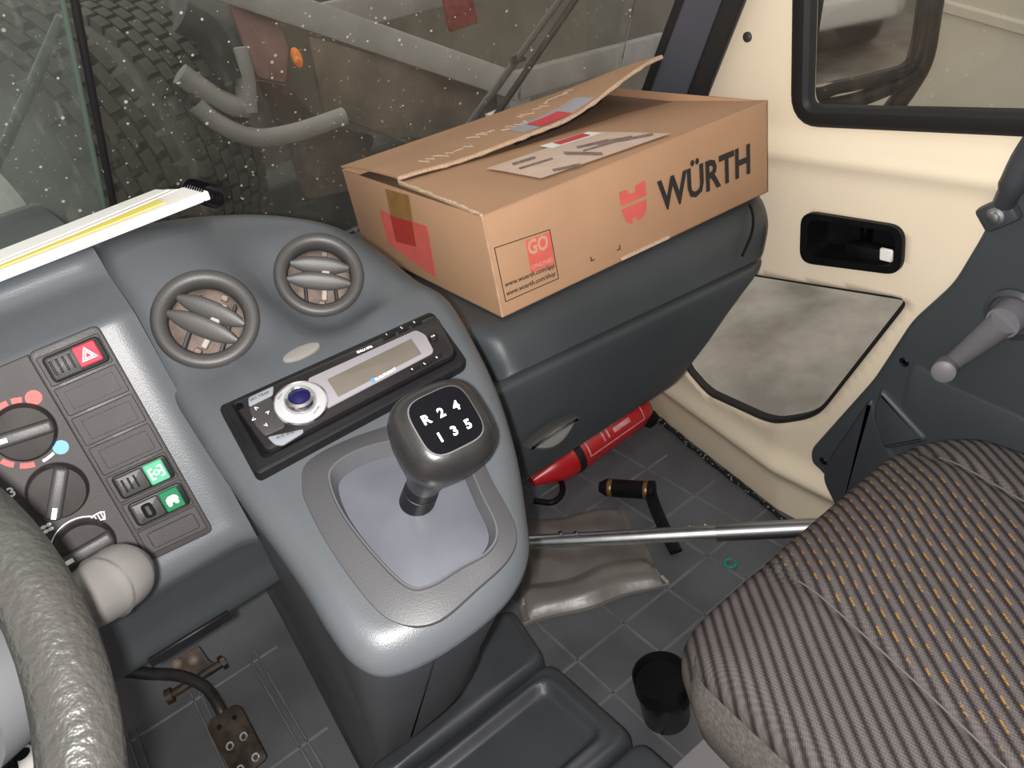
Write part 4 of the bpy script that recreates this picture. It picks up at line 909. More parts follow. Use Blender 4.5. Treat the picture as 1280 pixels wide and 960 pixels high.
# ---- papers and spiral notebook on the driver dash
PZT = -0.166
MP = fr(PZ(215, 238, PZT), (PZ(215, 238, PZT) - PZ(0, 322, PZT)), (0, 1, 0))
nb = thing('spiral_notebook', 'white spiral notebook with black wire binding on dash', 'notebook', MP.translation)
g = G(); g.rbox((-0.10, -0.021, -0.005), (0.235, 0.046, 0.008), 0.001, 1, MP @ Matrix.Rotation(math.radians(-3), 4, 'Z')); g.build('page_block', PAPER, nb)
for k in range(9):
    g = G(); cyy = -0.002 - 0.0052 * k
    g.tube([MP @ Vector((0.018 + 0.009 * math.cos(a), cyy + 0.002 * math.sin(a), -0.007 + 0.010 * math.sin(a))) for a in np.linspace(0, 2 * math.pi, 19)[:-1]], 0.0009, 6, closed=True); g.build('wire_ring', BLACKGL, nb)
ps = thing('paper_stack', 'overlapping white loose papers with a yellow edge on dash', 'papers', MP.translation + Vector((-0.1, 0, 0.003)))
def sheetp(x0, x1, y0, y1, z, ang, name, m, curl=0.0):
    g = G(); T = MP @ Matrix.Rotation(math.radians(ang), 4, 'Z')
    g.sheet([[T @ Vector((x0 + (x1 - x0) * i / 10, y0 + (y1 - y0) * j / 4, z + curl * (i / 10) ** 3 * (1 - j / 4))) for i in range(11)] for j in range(5)], thick=0.0006); return g.build(name, m, ps)
sheetp(-0.30, -0.005, -0.034, 0.0, 0.003, 0.0, 'sheet', PAPER, 0.004)
sheetp(-0.30, -0.02, -0.0365, -0.004, 0.0012, -0.6, 'sheet', YELLOW); sheetp(-0.30, -0.012, -0.030, 0.004, 0.0052, 0.8, 'sheet', PAPER, 0.003)

# ================================================================== CARDBOARD BOX
N0 = PY(628, 398, 0.754); Rb = PY(960, 240, 0.742)
bx = (Rb - N0); BL = bx.length; bxn = bx.normalized(); byn = Vector((0.05, 1, 0.0)); byn = (byn - bxn * byn.dot(bxn)).normalized(); bzn = bxn.cross(byn)
MBX = fr(N0, bxn, byn)
BH = 0.133; BD = 0.40
cb = thing('cardboard_box', 'brown cardboard parcel box with red and black print on passenger dash', 'box', N0)
T_ = 0.003
g = G(); b = lambda x0, x1, y0, y1, z0, z1: g.rbox(((x0 + x1) / 2, (y0 + y1) / 2, (z0 + z1) / 2), (x1 - x0, y1 - y0, z1 - z0), 0.0012, 2, MBX)
b(0, BL, 0, T_, 0, BH); fp = g.build('front_wall', CARD, cb)
g = G(); b(0, T_, 0, BD, 0, BH - 0.001); lw = g.build('end_wall', CARD, cb)
g = G(); b(BL - T_, BL, 0, BD, 0, BH); g.build('end_wall', CARD, cb)
g = G(); b(0, BL, BD - T_, BD, 0, BH); g.build('back_wall', CARD, cb)
g = G(); b(0, BL, 0, BD, 0, T_); g.build('bottom', CARD, cb)
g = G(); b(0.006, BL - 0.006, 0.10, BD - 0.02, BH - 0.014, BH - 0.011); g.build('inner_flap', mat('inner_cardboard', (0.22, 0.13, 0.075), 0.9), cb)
def flap(f, nx, ny, name, m=CARD, th=0.003):
    g = G(); g.sheet([[MBX @ Vector(f(i / nx, j / ny)) for i in range(nx + 1)] for j in range(ny + 1)], thick=th); o = g.build(name, m, cb, smooth=50); return o
FD = 0.205
def front_flap(s, t):
    d = t * FD; return (s * BL, d, BH + 0.001 + 0.004 * math.sin(math.pi * min(1, t)) * (1 - s) - 0.010 * t * s + 0.012 * t * t * (1 - s) ** 2 - 0.004 * t)
ffl = flap(front_flap, 16, 10, 'top_flap'); ffl['label'] = 'front top flap carrying the shipping label'
def back_flap(s, t):
    d = t * 0.195; lift = 0.012 + 0.040 * smooth(0.55, 1.0, s) - 0.008 * smooth(0.0, 0.25, s) * (1 - s)
    return (s * BL, BD - d, BH + 0.002 + lift * t + 0.006 * math.sin(math.pi * t) * 0.5)
bfl = flap(back_flap, 20, 8, 'top_flap'); bfl['label'] = 'lifted back top flap with torn edge'
g = G(); random.seed(5); g.tube([MBX @ (Vector(back_flap(i / 40, 1.0)) + Vector((0, -0.001 + random.uniform(-.001, .001), -0.0005))) for i in range(41)], [0.0026 + random.uniform(-.0006, .0010) for _ in range(41)], 7); g.build('torn_edge', CARDIN, bfl)
g = G(); g.tube([MBX @ Vector((0.001 + random.uniform(-.0012, .0012), FD * i / 24, front_flap(0, i / 24)[2] + 0.0005)) for i in range(25)], [0.0020 + random.uniform(-.0005, .0008) for _ in range(25)], 7); g.build('torn_edge', CARDIN, ffl)
g = G(); g.tube([MBX @ Vector((0.001, 0.001 - 0.0006, z)) for z in (0.002, 0.06, BH)], 0.0016, 6); g.build('worn_corner', mat('worn_cardboard', (0.47, 0.30, 0.19), 0.9, var=0.1, vs_=60), fp)
g = G(); g.sweep([MBX @ (Vector(back_flap(s_, 0.985)) + Vector((0, 0, -0.004))) for s_ in np.linspace(0.40, 0.74, 18)], [(-0.004, -0.004), (-0.004, 0.003), (0.001, 0.003), (0.001, -0.004)], (0, 0, 1)); g.build('black_tape_edge', BLACK, bfl)
# front print: work on the plane of the front wall
MFW = fr(N0 - byn * 0.0006, bxn, bzn)
def fpoly(pts, m, name, par=fp, M=MFW, lift=0.0004, r=0):
    pl = pxp(M, pts); pl = rnd(pl, r, 4) if r else pl
    g = G(); g.prism(pl, 0, lift, M); return g.build(name, m, par, smooth=0)
sh = [(774, 240), (783, 237), (787, 243), (794, 240), (794, 232), (806, 225), (808, 244), (776, 258)]
fpoly(sh, CARDRED, 'shield_print')
fpoly([(777, 262), (808, 249), (808, 262), (803, 272), (798, 276), (795, 271), (790, 274), (791, 280), (784, 278), (780, 271)], CARDRED, 'shield_print')
wp_ = text('WÜRTH', MFW, CARDBLK, fp, px=((824, 267), (938, 217)), hgt=0.054, lift=0.0005, bold=0.03, label='black company name printed on the box')
def outline_px(pts, w, M, m, par, name='print_border'):
    g = G(); P = pxp(M, pts)
    for i in range(len(P)):
        a = Vector(P[i]); b = Vector(P[(i + 1) % len(P)]); d = (b - a).normalized(); n = Vector((-d.y, d.x)) * w; a = a - d * w; b = b + d * w
        g.prism([tuple(a - n), tuple(b - n), tuple(b + n), tuple(a + n)], 0, 0.0004, M)
    return g.build(name, m, par, smooth=0)
outline_px([(618, 310), (687, 287), (698, 348), (632, 377)], 0.0005, MFW, CARDBLK, fp)
go_ = fpoly([(657, 301), (687, 290), (693, 330), (664, 341)], CARDRED, 'red_square')
text('GO', MFW, mat('cardboard_pale', (0.50, 0.31, 0.19), 0.8), go_, px=((661, 320), (686, 311)), hgt=0.020, lift=0.0007, bold=0.03)
text('ONLINE!', MFW, MATS['cardboard_pale'], go_, px=((665, 337), (691, 327)), hgt=0.006, lift=0.0007, bold=0.02)
text('www.wuerth.com/app', MFW, CARDBLK, fp, px=((632, 361), (694, 336)), hgt=0.0085, lift=0.0005, bold=0.02, shear=0.2); text('www.wuerth.com/shop', MFW, CARDBLK, fp, px=((634, 372), (695, 346)), hgt=0.0085, lift=0.0005, bold=0.02, shear=0.2)
for (u, v, sx, sy) in ((739, 326, 1, 1), (775, 311, -1, 1)):
    c = Vector(on(MFW, u, v)); g = G(); g.rbox((c.x + sx * 0.0025, c.y, 0.0003), (0.006, 0.0014, 0.0004), 0, 1, MFW); g.rbox((c.x, c.y + sy * 0.0025, 0.0003), (0.0014, 0.006, 0.0004), 0, 1, MFW); g.build('corner_mark', CARDBLK, fp, smooth=0)
fpoly([(776, 322), (836, 294), (837, 298), (777, 326)], CARDIN, 'scuffed_tape_strip')
# end wall print and tape
MLW = fr(N0 - bxn * 0.0006 + byn * BD, -byn, bzn)
rs = fpoly([(474, 262), (534, 283), (545, 347), (486, 305)], CARDRED, 'red_square', lw, MLW)
fpoly([(482, 236), (511, 244), (521, 308), (496, 302)], TAPE, 'tape_strip', lw, MLW, 0.0008)
fpoly([(488, 269), (516, 277), (521, 308), (496, 302)], mat('tape_over_red', (0.45, 0.045, 0.035), 0.3), 'tape_over_print', lw, MLW, 0.0010)
# top label, ink lines and red white tape
MTF = fr(N0 + bzn * (BH + 0.0045), bxn, byn)
def on_flap(u, v, lift=0.0012):
    x, y = on(MTF, u, v)
    z = front_flap(min(1, max(0, x / BL)), min(1, max(0, y / FD)))[2]; return MBX @ Vector((x, y, z + lift))
def flap_patch(pts, m, name, lift, n=8):
    A_, B_, C_, D_ = [Vector(on(MTF, *p)) for p in pts]
    rows = []
    for j in range(n + 1):
        row = []
        for i in range(n + 1):
            p = A_.lerp(B_, i / n).lerp(D_.lerp(C_, i / n), j / n); z = front_flap(min(1, max(0, p.x / BL)), min(1, max(0, p.y / FD)))[2]; row.append(MBX @ Vector((p.x, p.y, z + lift)))
        rows.append(row)
    g = G(); g.sheet(rows); return g.build(name, m, ffl)
lab = flap_patch([(608, 212), (676, 223), (838, 166), (742, 160)], LABELM, 'shipping_label', 0.0030); lab['label'] = 'pale shipping label with faded print'
for k, (p0, p1, hh) in enumerate([((640, 205), (668, 195), 3), ((648, 211), (690, 197), 2), ((704, 189), (752, 190), 4), ((720, 182), (760, 172), 3), ((745, 176), (790, 168), 5), ((728, 187), (770, 174), 2), ((690, 212), (725, 204), 3), ((775, 173), (815, 165), 3)]):
    flap_patch([p0, (p0[0] + 2, p0[1] + hh), (p1[0] + 2, p1[1] + hh), p1], LABINK, 'print_line', 0.0036, 3)
rt = flap_patch([(674, 180), (690, 184), (752, 163), (735, 160)], PAPER, 'packing_tape', 0.0034); flap_patch([(690, 176), (700, 179), (738, 166), (728, 163)], mat('tape_red', (0.62, 0.03, 0.05), 0.5), 'tape_print', 0.0040)
def bf_patch(s0, s1, t0, t1, m, name, lift=0.0035, sk=0.0):
    g = G(); g.sheet([[MBX @ (Vector(back_flap(s0 + (s1 - s0) * i / 8 + sk * j / 4, t0 + (t1 - t0) * j / 4)) + Vector((0, 0, lift))) for i in range(9)] for j in range(5)]); return g.build(name, m, bfl)
bf_patch(0.44, 0.72, 0.72, 0.98, mat('clear_tape_grey', (0.42, 0.40, 0.44), 0.25), 'packing_tape'); bf_patch(0.50, 0.62, 0.80, 0.98, MATS['tape_red'], 'tape_print', 0.0045)
PALEINK = mat('pale_scribble', (0.60, 0.47, 0.38), 0.8)
random.seed(8)
for (s0, s1, t) in ((0.12, 0.30, 0.80), (0.33, 0.42, 0.62), (0.43, 0.53, 0.70), (0.55, 0.66, 0.50), (0.68, 0.80, 0.42)):
    g = G(); g.tube([MBX @ (Vector(back_flap(s0 + (s1 - s0) * i / 14, t + random.uniform(-.07, .07))) + Vector((0, 0, 0.0034))) for i in range(15)], 0.0007, 5); g.build('scribble', PALEINK, bfl)

# ================================================================== PASSENGER SEAT
seat = thing('passenger_seat', 'grey striped passenger seat cushion with orange flecks', 'seat', (0.66, 0.2, FZ))
so = rnd([(0.372, 0.470), (0.902, 0.474), (0.93, -0.10), (0.325, -0.10)], [0.07, 0.10, 0.06, 0.06], 10)
so = resamp(so, 140)
def seat_z(x, y):
    sx = x - 0.22 * (y - 0.2) - 0.04
    z = -0.722 - 0.030 * smooth(0.36, 0.48, y) + 0.012 * math.sin((x - 0.39) / 0.55 * math.pi) - 0.02 * smooth(0.3, -0.1, y)
    for c in (0.4455, 0.735): z -= 0.007 * math.exp(-((x - 0.22 * y - c) / 0.007) ** 2)
    return z
g = dome(so, lambda x, y: (0.65, min(0.28, max(0.06, y))), seat_z, 0.042, [lambda x, y, z: (x, y, z - 0.012), lambda x, y, z: (x, y - 0.012 * smooth(0.3, 0.47, y), z - 0.06)], nin=60)
g.build('cushion', SEATM, seat, smooth=80)
g = G(); rowsS = []
for (o_, zz) in ((-0.001, -0.745), (-0.010, -0.775), (-0.012, -0.80), (-0.006, -0.845), (0.012, -0.87), (0.05, -0.875)):
    rowsS.append([(p[0] - 0.03 * smooth(0.75, 0.9, p[0]), p[1] - 0.03 * smooth(0.36, 0.47, p[1]), zz) for p in inset(so if sum(so[i][0] * so[(i + 1) % 140][1] - so[(i + 1) % 140][0] * so[i][1] for i in range(140)) > 0 else so[::-1], o_)])
g.sheet(rowsS, closed_v=True); g.add(rowsS[-1], [tuple(range(140))]); o = g.build('side_skirt', SEATSIDE, seat, smooth=60); o['label'] = 'plain light grey felt side'
g = G(); g.rbox((0.65, 0.10, -0.93), (0.50, 0.50, 0.12), 0.03, 3); g.rbox((0.65, 0.06, -1.05), (0.42, 0.42, 0.20), 0.02, 2); g.build('seat_base', BLACK, seat)
for c in (0.4455, 0.735):
    g = G(); g.tube([Vector((c + 0.22 * y, y, seat_z(c + 0.22 * y, y) + 0.0035)) for y in np.linspace(0.40, -0.05, 30)], 0.0011, 6); g.build('seam', mat('seam_thread', (0.16, 0.145, 0.14), 0.9), seat)
sbk = G(); sbk.rbox((0, 0, 0.30), (0.52, 0.13, 0.62), 0.05, 4, fr((0.645, -0.17, -0.74), (1, 0, 0), (0, 1, 0)) @ Matrix.Rotation(math.radians(-10), 4, 'X')); sbk.build('backrest', SEATM, seat)
# light grey floor box below seat
g = G(); g.rbox((0.60, 0.37, FZ + 0.012), (0.42, 0.36, 0.024), 0.006, 2); tag(g.build('seat_plinth', LIGHTGREY), 'light grey painted plinth under the passenger seat', 'plinth')

# ================================================================== THINGS ON THE FLOOR
# fire extinguisher under the passenger dash
ea = PZ(695, 581, FZ + 0.05); eb = PZ(795, 512, FZ + 0.05); ed = (eb - ea).normalized(); ME = frn(ea, ed, (0, 0, 1))
ext = thing('fire_extinguisher', 'red fire extinguisher lying under the passenger dashboard', 'fire extinguisher', ea - Vector((0, 0, 0.05)))
EL = (eb - ea).length
g = G(); g.lathe([(0.012, -0.075), (0.018, -0.060), (0.032, -0.03), (0.044, 0.0), (0.046, 0.03), (0.046, EL), (0.040, EL + 0.018), (0.02, EL + 0.025)], 40, ME); g.build('cylinder', RED, ext, smooth=60)
g = G(); g.lathe([(0.0475, 0.035), (0.0475, 0.055)], 40, ME, cap=False); g.build('strap', RUBBER, ext)
def ext_band(z0, z1, a0, a1, r, m, name):
    g = G(); g.sheet([[ME @ Vector((r * math.cos(a), r * math.sin(a), z)) for a in np.linspace(a0, a1, 12)] for z in np.linspace(z0, z1, 4)]); return g.build(name, m, ext)
to_cam = ME.inverted() @ Vector((0, 0, 0)); ac = math.atan2(to_cam.y, to_cam.x)
PINK = mat('extinguisher_label_print', (0.72, 0.36, 0.36), 0.5, var=0.2, vs_=60)
lz0 = 0.068
for z0, z1, a0, a1 in ((lz0, lz0 + 0.004, -0.7, 0.7), (EL - 0.02, EL - 0.017, -0.7, 0.7), (lz0, EL - 0.017, 0.66, 0.74), (lz0, EL - 0.017, -0.74, -0.66), (lz0 + 0.05, lz0 + 0.055, -0.1, 0.45), (lz0 + 0.065, lz0 + 0.07, -0.2, 0.4), (lz0 + 0.08, EL - 0.05, -0.25, -0.05), (lz0 + 0.085, EL - 0.06, 0.1, 0.35)):
    ext_band(z0, z1, ac + a0, ac + a1, 0.0466, PINK, 'label_print')
g = G(); q = PZ(735, 578, FZ + 0.02); g.rbox((0, 0, 0), (0.045, 0.020, 0.012), 0.004, 2, Matrix.Translation(q)); g.build('strap_clip', RED, ext)
g = G(); hpth = [PZ(u, v, FZ + 0.02) for u, v in [(668, 626), (690, 628), (702, 618), (702, 604), (694, 598)]]; g.tube(catmull(hpth, 6), 0.007, 10); g.build('handle', BLACK, ext)
g = G(); g.rbox((0, 0, 0), (0.03, 0.06, 0.03), 0.006, 2, Matrix.Translation(PZ(806, 522, FZ + 0.03))); g.build('bracket', BLACK, ext)
# steel tube
ta = PZ(652, 678, FZ + 0.10); tb = PZ(990, 661, FZ + 0.13)
tm = ta.lerp(tb, 0.76); pole = thing('telescopic_tube', 'shiny steel telescopic tube between centre console and passenger seat', 'tube', ta)
g = G(); g.tube([ta - (tb - ta).normalized() * 0.26, tm], 0.0140, 24); g.build('inner_tube', STEEL, pole); g = G(); g.tube([tm - (tb - ta).normalized() * 0.01, tb + (tb - ta).normalized() * 0.15], 0.0165, 24); g.build('outer_tube', mat('dull_steel', (0.36, 0.36, 0.38), 0.38, 1.0), pole)
for u, v in ((700, 666), (719, 666), (862, 660), (881, 658)):
    q = PZ(u, v, FZ + 0.125); g = G(); g.lathe([(0.004, 0), (0.0035, 0.003), (0, 0.004)], 12, frn(q, (0, -0.3, 1))); g.build('rivet', CHROME, pole)
# black hand tool with brass bands
tl = thing('hand_tool', 'black cylindrical hand tool with two brass bands and flat arm', 'tool', PZ(785, 612, FZ))
a = PZ(752, 609, FZ + 0.03); b = PZ(812, 613, FZ + 0.03); d = (b - a).normalized(); MM = frn(a, d, (0, 0, 1)); LL = (b - a).length
g = G(); g.lathe([(0.012, -0.004), (0.016, 0.004), (0.020, 0.012), (0.020, LL - 0.004), (0.022, LL), (0.022, LL + 0.010), (0.016, LL + 0.012)], 30, MM); g.build('grip', BLACK, tl)
for z0 in (0.016, LL - 0.012):
    g = G(); g.lathe([(0.0200, z0), (0.0206, z0 + 0.001), (0.0206, z0 + 0.009), (0.0200, z0 + 0.010)], 30, MM, cap=False); g.build('brass_band', BRASS, tl)
g = G(); pa_ = [PZ(u, v, FZ + z) for u, v, z in [(812, 612, .03), (818, 632, .028), (830, 660, .02), (845, 690, .012)]]; g.sweep(catmull(pa_, 5), rnd([(-.013, -.005), (-.013, .005), (.013, .005), (.013, -.005)], 0.003, 2), (0, 0, 1)); g.build('flat_arm', BLACK, tl)
# grey vinyl pouch
pz = FZ + 0.012
pts4 = [PZ(646, 650, pz), PZ(772, 628, pz), PZ(834, 728, pz), PZ(652, 780, pz)]
pouch = thing('vinyl_pouch', 'crumpled grey vinyl pouch lying flat on cab floor', 'pouch', PZ(740, 700, FZ))
random.seed(3)
def pouch_pt(s, t, off=0.0):
    p = pts4[0].lerp(pts4[1], s).lerp(pts4[3].lerp(pts4[2], s), t); e = min(s, 1 - s, t, 1 - t)
    h = 0.014 * smooth(0, 0.10, e) + 0.004 * math.sin(9 * s + 3 * t) * smooth(0, .2, e) + 0.0035 * math.sin(17 * t - 5 * s) * smooth(0, .2, e) + 0.006 * math.exp(-((t - 0.80) / 0.05) ** 2)
    return p + Vector((0.004 * math.sin(14 * t), 0.004 * math.sin(11 * s), h - 0.011 + off))
g = G(); g.sheet([[pouch_pt(i / 40, j / 30) for i in range(41)] for j in range(31)]); g.build('pouch_body', VINYL, pouch, smooth=80)
g = G(); g.sheet([[pouch_pt(i / 40, 0.72 + 0.27 * j / 12, 0.005 + 0.004 * math.sin(j / 12 * 3.1)) for i in range(2, 39)] for j in range(13)], thick=0.003); fp_ = g.build('pouch_flap', VINYL, pouch, smooth=80)
for s, t, l in ((0.99, 0.94, .04), (0.08, 0.80, .05), (0.99, 0.04, .05)):
    g = G(); g.tube([pouch_pt(s - 0.01 * k * (0 if s > .5 else 1), min(0.995, max(0.01, t + l * (k / 5 - 0.5) * 2)), 0.006) for k in range(6)], 0.0035, 6); g.build('worn_edge', VINYLE, pouch)
g = G(); g.tube([pouch_pt(i / 20, 0.985, 0.003) for i in range(21)], 0.004, 7); g.build('hem', VINYL, pouch)
# teal ring, black can
q = PZ(913, 704, FZ + 0.006); g = G(); g.tube([q + Vector((0.011 * math.cos(a), 0.011 * math.sin(a), 0)) for a in np.linspace(0.5, 5.9, 24)], 0.0030, 8); tag(g.build('rubber_ring', TEAL), 'small open teal ring on the cab floor by the seat', 'ring')
cq = PZ(833, 893, FZ); can = thing('black_can', 'black cylindrical cup standing on the floor by the seat', 'cup', cq)
MC = Matrix.Translation(cq) @ Matrix.Scale(1.22, 4)
g = G(); g.lathe([(0.031, 0.0), (0.032, 0.002), (0.0335, 0.055), (0.0335, 0.0555)], 40, MC, cap=True); g.build('can_body', mat('can_black', (0.012, 0.012, 0.013), 0.25), can); 
g = G(); g.lathe([(0.0350, 0.055), (0.0358, 0.058), (0.0358, 0.078), (0.0365, 0.080), (0.0365, 0.085), (0.0345, 0.085), (0.033, 0.080), (0.033, 0.05)], 40, MC, cap=False); g.build('can_rim', BLACK, can)
g = G(); g.lathe([(0.0, 0.070), (0.0335, 0.070)], 32, MC, cap=False); g.build('can_inside', BLACK, can)
# accelerator pedal
ped = thing('accelerator_pedal', 'worn dirty steel accelerator pedal on a bent arm', 'pedal', PZ(290, 900, FZ))
MPd = fr(PZ(297, 925, FZ + 0.07), PZ(330, 940, FZ + 0.06) - PZ(265, 905 + 40, FZ + 0.06), (0, 0.9, 0.35))
pp = pxp(MPd, [(262, 900), (294, 880), (302, 884), (334, 945), (330, 952), (300, 975), (292, 970), (260, 912)])
g = G(); g.prism(rnd(pp, 0.008, 4), -0.003, 0.003, MPd, 0.0015, 2); pdl = g.build('pedal_plate', RUST, ped)
for u, v in ((275, 909), (294, 897)):
    c = on(MPd, u, v); g = G(); g.lathe([(0.0045, 0.003), (0.004, 0.0045), (0, 0.005)], 14, MPd @ Matrix.Translation((c[0], c[1], 0)), cap=False); g.build('rivet', BLACK, pdl)
for u, v in ((289, 933), (306, 921), (302, 962), (321, 947)):
    c = on(MPd, u, v); g = G(); g.tube([MPd @ Vector((c[0] + 0.006 * math.cos(a), c[1] + 0.006 * math.sin(a), 0.004)) for a in np.linspace(0, 6.283, 17)[:-1]], 0.0016, 6, closed=True); g.build('hole_rim', STEEL, pdl)
g = G(); am = [PZ(u, v, FZ + z) for u, v, z in [(150, 838, .25), (185, 842, .22), (225, 845, .18), (255, 858, .14), (272, 880, .10), (280, 898, .078)]]; g.tube(catmull(am, 6), 0.010, 12); g.build('pedal_arm', mat('pedal_arm_black', (0.022, 0.02, 0.019), 0.4, var=0.3, vs_=40), ped)
MBk = fr(PZ(240, 828, FZ + 0.10), (1, -0.15, 0.05), (0, 0.7, 0.7))
bk = pxp(MBk, [(212, 832), (248, 806), (262, 826), (278, 832), (262, 846), (232, 846)]); g = G(); g.prism(rnd(bk, 0.006, 3), -0.003, 0.003, MBk, 0.001, 1); bkt = g.build('pivot_bracket', RUST, ped)
for u, v in ((221, 830), (242, 825)):
    c = on(MBk, u, v); g = G(); g.lathe([(0.011, 0.002), (0.010, 0.005), (0.006, 0.008), (0, 0.009)], 20, MBk @ Matrix.Translation((c[0], c[1], 0)), cap=False); g.build('bolt', mat('bolt_tan', (0.20, 0.155, 0.12), 0.5), bkt)
g = G(); g.tube([PZ(212, 870, FZ + .09), PZ(282, 826, FZ + .10)], 0.008, 10); g.tube([PZ(208, 872, FZ + .09), PZ(216, 868, FZ + .09)], 0.014, 12); g.tube([PZ(276, 830, FZ + .1), PZ(281, 826, FZ + .1)], 0.014, 6); g.build('pivot_rod', RUST, ped)
# tag and cable by the driver
kt_ = thing('white_tag', 'small white plastic tag with dark print at the driver side', 'tag', PZ(45, 945, -0.75))
MKt = fr(PZ(48, 948, -0.75), (1, 0.1, 0), (0, 1, 0.3)); tg = pxp(MKt, [(14, 934), (24, 929), (68, 938), (74, 960), (60, 985), (28, 985)]); g = G(); g.prism(rnd(tg, 0.006, 4), -0.003, 0.003, MKt, 0.001, 2); tgo = g.build('tag_plate', PAPER, kt_)
c = on(MKt, 29, 944); g = G(); g.prism(circ(c[0], c[1], 0.009, 0.007), 0.0028, 0.0036, MKt); g.build('tag_slot', BLACK, tgo)
g = G(); g.tube(catmull([PZ(-30, 930, -0.76), PZ(5, 938, -0.75), PZ(14, 965, -0.75), PZ(10, 1000, -0.76)], 6), 0.012, 12); tag(g.build('black_cable', BLACK), 'thick black cable below the steering column', 'cable')

# ================================================================== OUTSIDE
# wipers on the windscreen
def wiper(a, b, a2, b2, label):
    t = thing('windscreen_wiper', label, 'wiper', WP(*a, 0.03), group='windscreen wipers')
    g = G(); g.tube([WP(*a, 0.045), WP(*b, 0.03)], [0.008, 0.005], 10); g.build('wiper_arm', MATS['badge_rim_grey'], t)
    g = G(); g.tube([WP(*a2, 0.02), WP(*b2, 0.02)], 0.006, 10); g.build('wiper_blade', MDARK, t)
    m = WP((a[0] + b[0]) / 2, (a[1] + b[1]) / 2, 0.036); g = G(); g.rbox((0, 0, 0), (0.03, 0.01, 0.015), 0.003, 2, Matrix.Translation(m)); g.build('arm_joint', VENT, t)
wiper((578, 168), (716, -22), (608, 162), (722, -5), 'grey windscreen wiper behind the cardboard box')
wiper((2, 192), (75, 20), (-6, 210), (62, 60), 'grey windscreen wiper on the driver side pane')
# side mirror behind the door window
mir = thing('side_mirror', 'black side mirror seen through the passenger door window', 'mirror', PX(1100, 70, 1.22))
XM = 1.20
MM_ = frn(PX(1080, 40, XM), (-0.30, -0.95, -0.03), (0.95, -0.3, 0))
g_out = rnd(pxp(MM_, [(1004, 105), (1030, -120), (1195, -120), (1172, 60), (1148, 108), (1110, 150), (1022, 138)]), 0.03, 6)
gin = rnd(pxp(MM_, [(1008, 108), (1034, -110), (1165, -110), (1143, 60), (1135, 82), (1110, 92)]), 0.02, 6)
g = G(); g.prism(gin, -0.004, 0.0, MM_); o = g.build('mirror_pane', MIRRORM, mir); o['label'] = 'reflecting mirror glass'
def mpath(pts, off): return [MM_ @ Vector((*on(MM_, *p), off)) for p in pts]
ringp = catmull(mpath([(1008, 108), (1022, -20), (1034, -115), (1100, -125), (1168, -110), (1156, 0), (1147, 60), (1134, 85), (1095, 98), (1050, 108)], 0.004), 6, True)
g = G(); g.tube(ringp, 0.010, 12, closed=True); g.build('housing_rim', BLACK, mir)
g = G(); g.tube(catmull(mpath([(1190, -110), (1170, 20), (1160, 75), (1140, 112), (1112, 150), (1100, 175)], -0.01), 6), 0.016, 14); g.build('support_arm', BLACK, mir)
g = G(); g.tube(catmull(mpath([(1010, 118), (1022, 132), (1060, 128), (1105, 112), (1145, 92)], 0.0), 6), 0.013, 14); g.build('lower_arm', BLACK, mir)
g = G(); g.prism(inset(gin, 0.0), -0.06, -0.006, MM_, 0.0); g.build('housing_back', BLACK, mir)
# parked machine in front: two treaded wheels
def treaded_wheel(center, axis, Rw, wd, name, label, nblk=40, rim=0.60):
    M = frn(center, axis, (0, 0, 1)); t = thing(name, label, 'tyre', Vector(center) - Vector((0, 0, Rw)), group='machine tyres in front of the windscreen')
    g = G(); g.lathe([(Rw * rim, -wd * 0.42), (Rw * 0.75, -wd * 0.52), (Rw * 0.92, -wd * 0.50), (Rw * 0.975, -wd * 0.42), (Rw * 0.985, 0), (Rw * 0.975, wd * 0.42), (Rw * 0.92, wd * 0.50), (Rw * 0.75, wd * 0.52), (Rw * rim, wd * 0.42)], 72, M, cap=False); g.build('carcass', TYRESIDE, t, smooth=50)
    g = G(); g.rbox((0, 0, 0), (0.03, 2 * math.pi * Rw / nblk * 0.78, wd * 0.135), 0.0, 1); b0_ = g.build('tread_block', TYRE, None, smooth=0); bme = b0_.data; bpy.data.objects.remove(b0_)
    view = -Vector(center).normalized()
    for k in range(nblk):
        a = 2 * math.pi * k / nblk
        for (zz, sh) in ((-0.40, 0), (-0.24, .5), (-0.08, 0), (0.08, .5), (0.24, 0), (0.40, .5)):
            MR = M @ Matrix.Rotation(a + sh * 2 * math.pi / nblk, 4, 'Z') @ Matrix.Translation((Rw * 0.99 + 0.004, 0, zz * wd))
            if Vector((MR[0][0], MR[1][0], MR[2][0])).dot(view) < -0.25: continue       # far side, out of sight
            o = bpy.data.objects.new('tread_block', bme); COL.objects.link(o); o.parent = t; o.matrix_local = Matrix.Translation(-t.location) @ MR
    g = G(); g.lathe([(Rw * rim, -wd * 0.42), (Rw * (rim - 0.04), -wd * 0.44), (Rw * (rim - 0.07), -wd * 0.36), (Rw * (rim - 0.10), -wd * 0.1), (Rw * 0.15, -wd * 0.15), (0, -wd * 0.15)], 64, M, cap=False); g.build('wheel_rim', RIM, t)
    return t
def PYv(u, v, y): return PY(u, v, y)
c1 = PYv(192, 150, 2.75)
treaded_wheel(c1 + Vector((0.03, 0.40, -0.10)), (0.93, 0.30, 0.05), 0.46, 0.25, 'machine_tyre', 'treaded tyre right of the windscreen joint', 44, 0.3)
c2 = PYv(-45, 268, 2.3)
treaded_wheel(c2, (0.72, 0.69, 0.05), 0.52, 0.30, 'machine_tyre', 'treaded tyre with silver rim behind the driver pane', 44)
mach = thing('parked_machine', 'grey and dull red steel chassis of a machine parked ahead', 'machine', (1.3, 3.2, GZ))
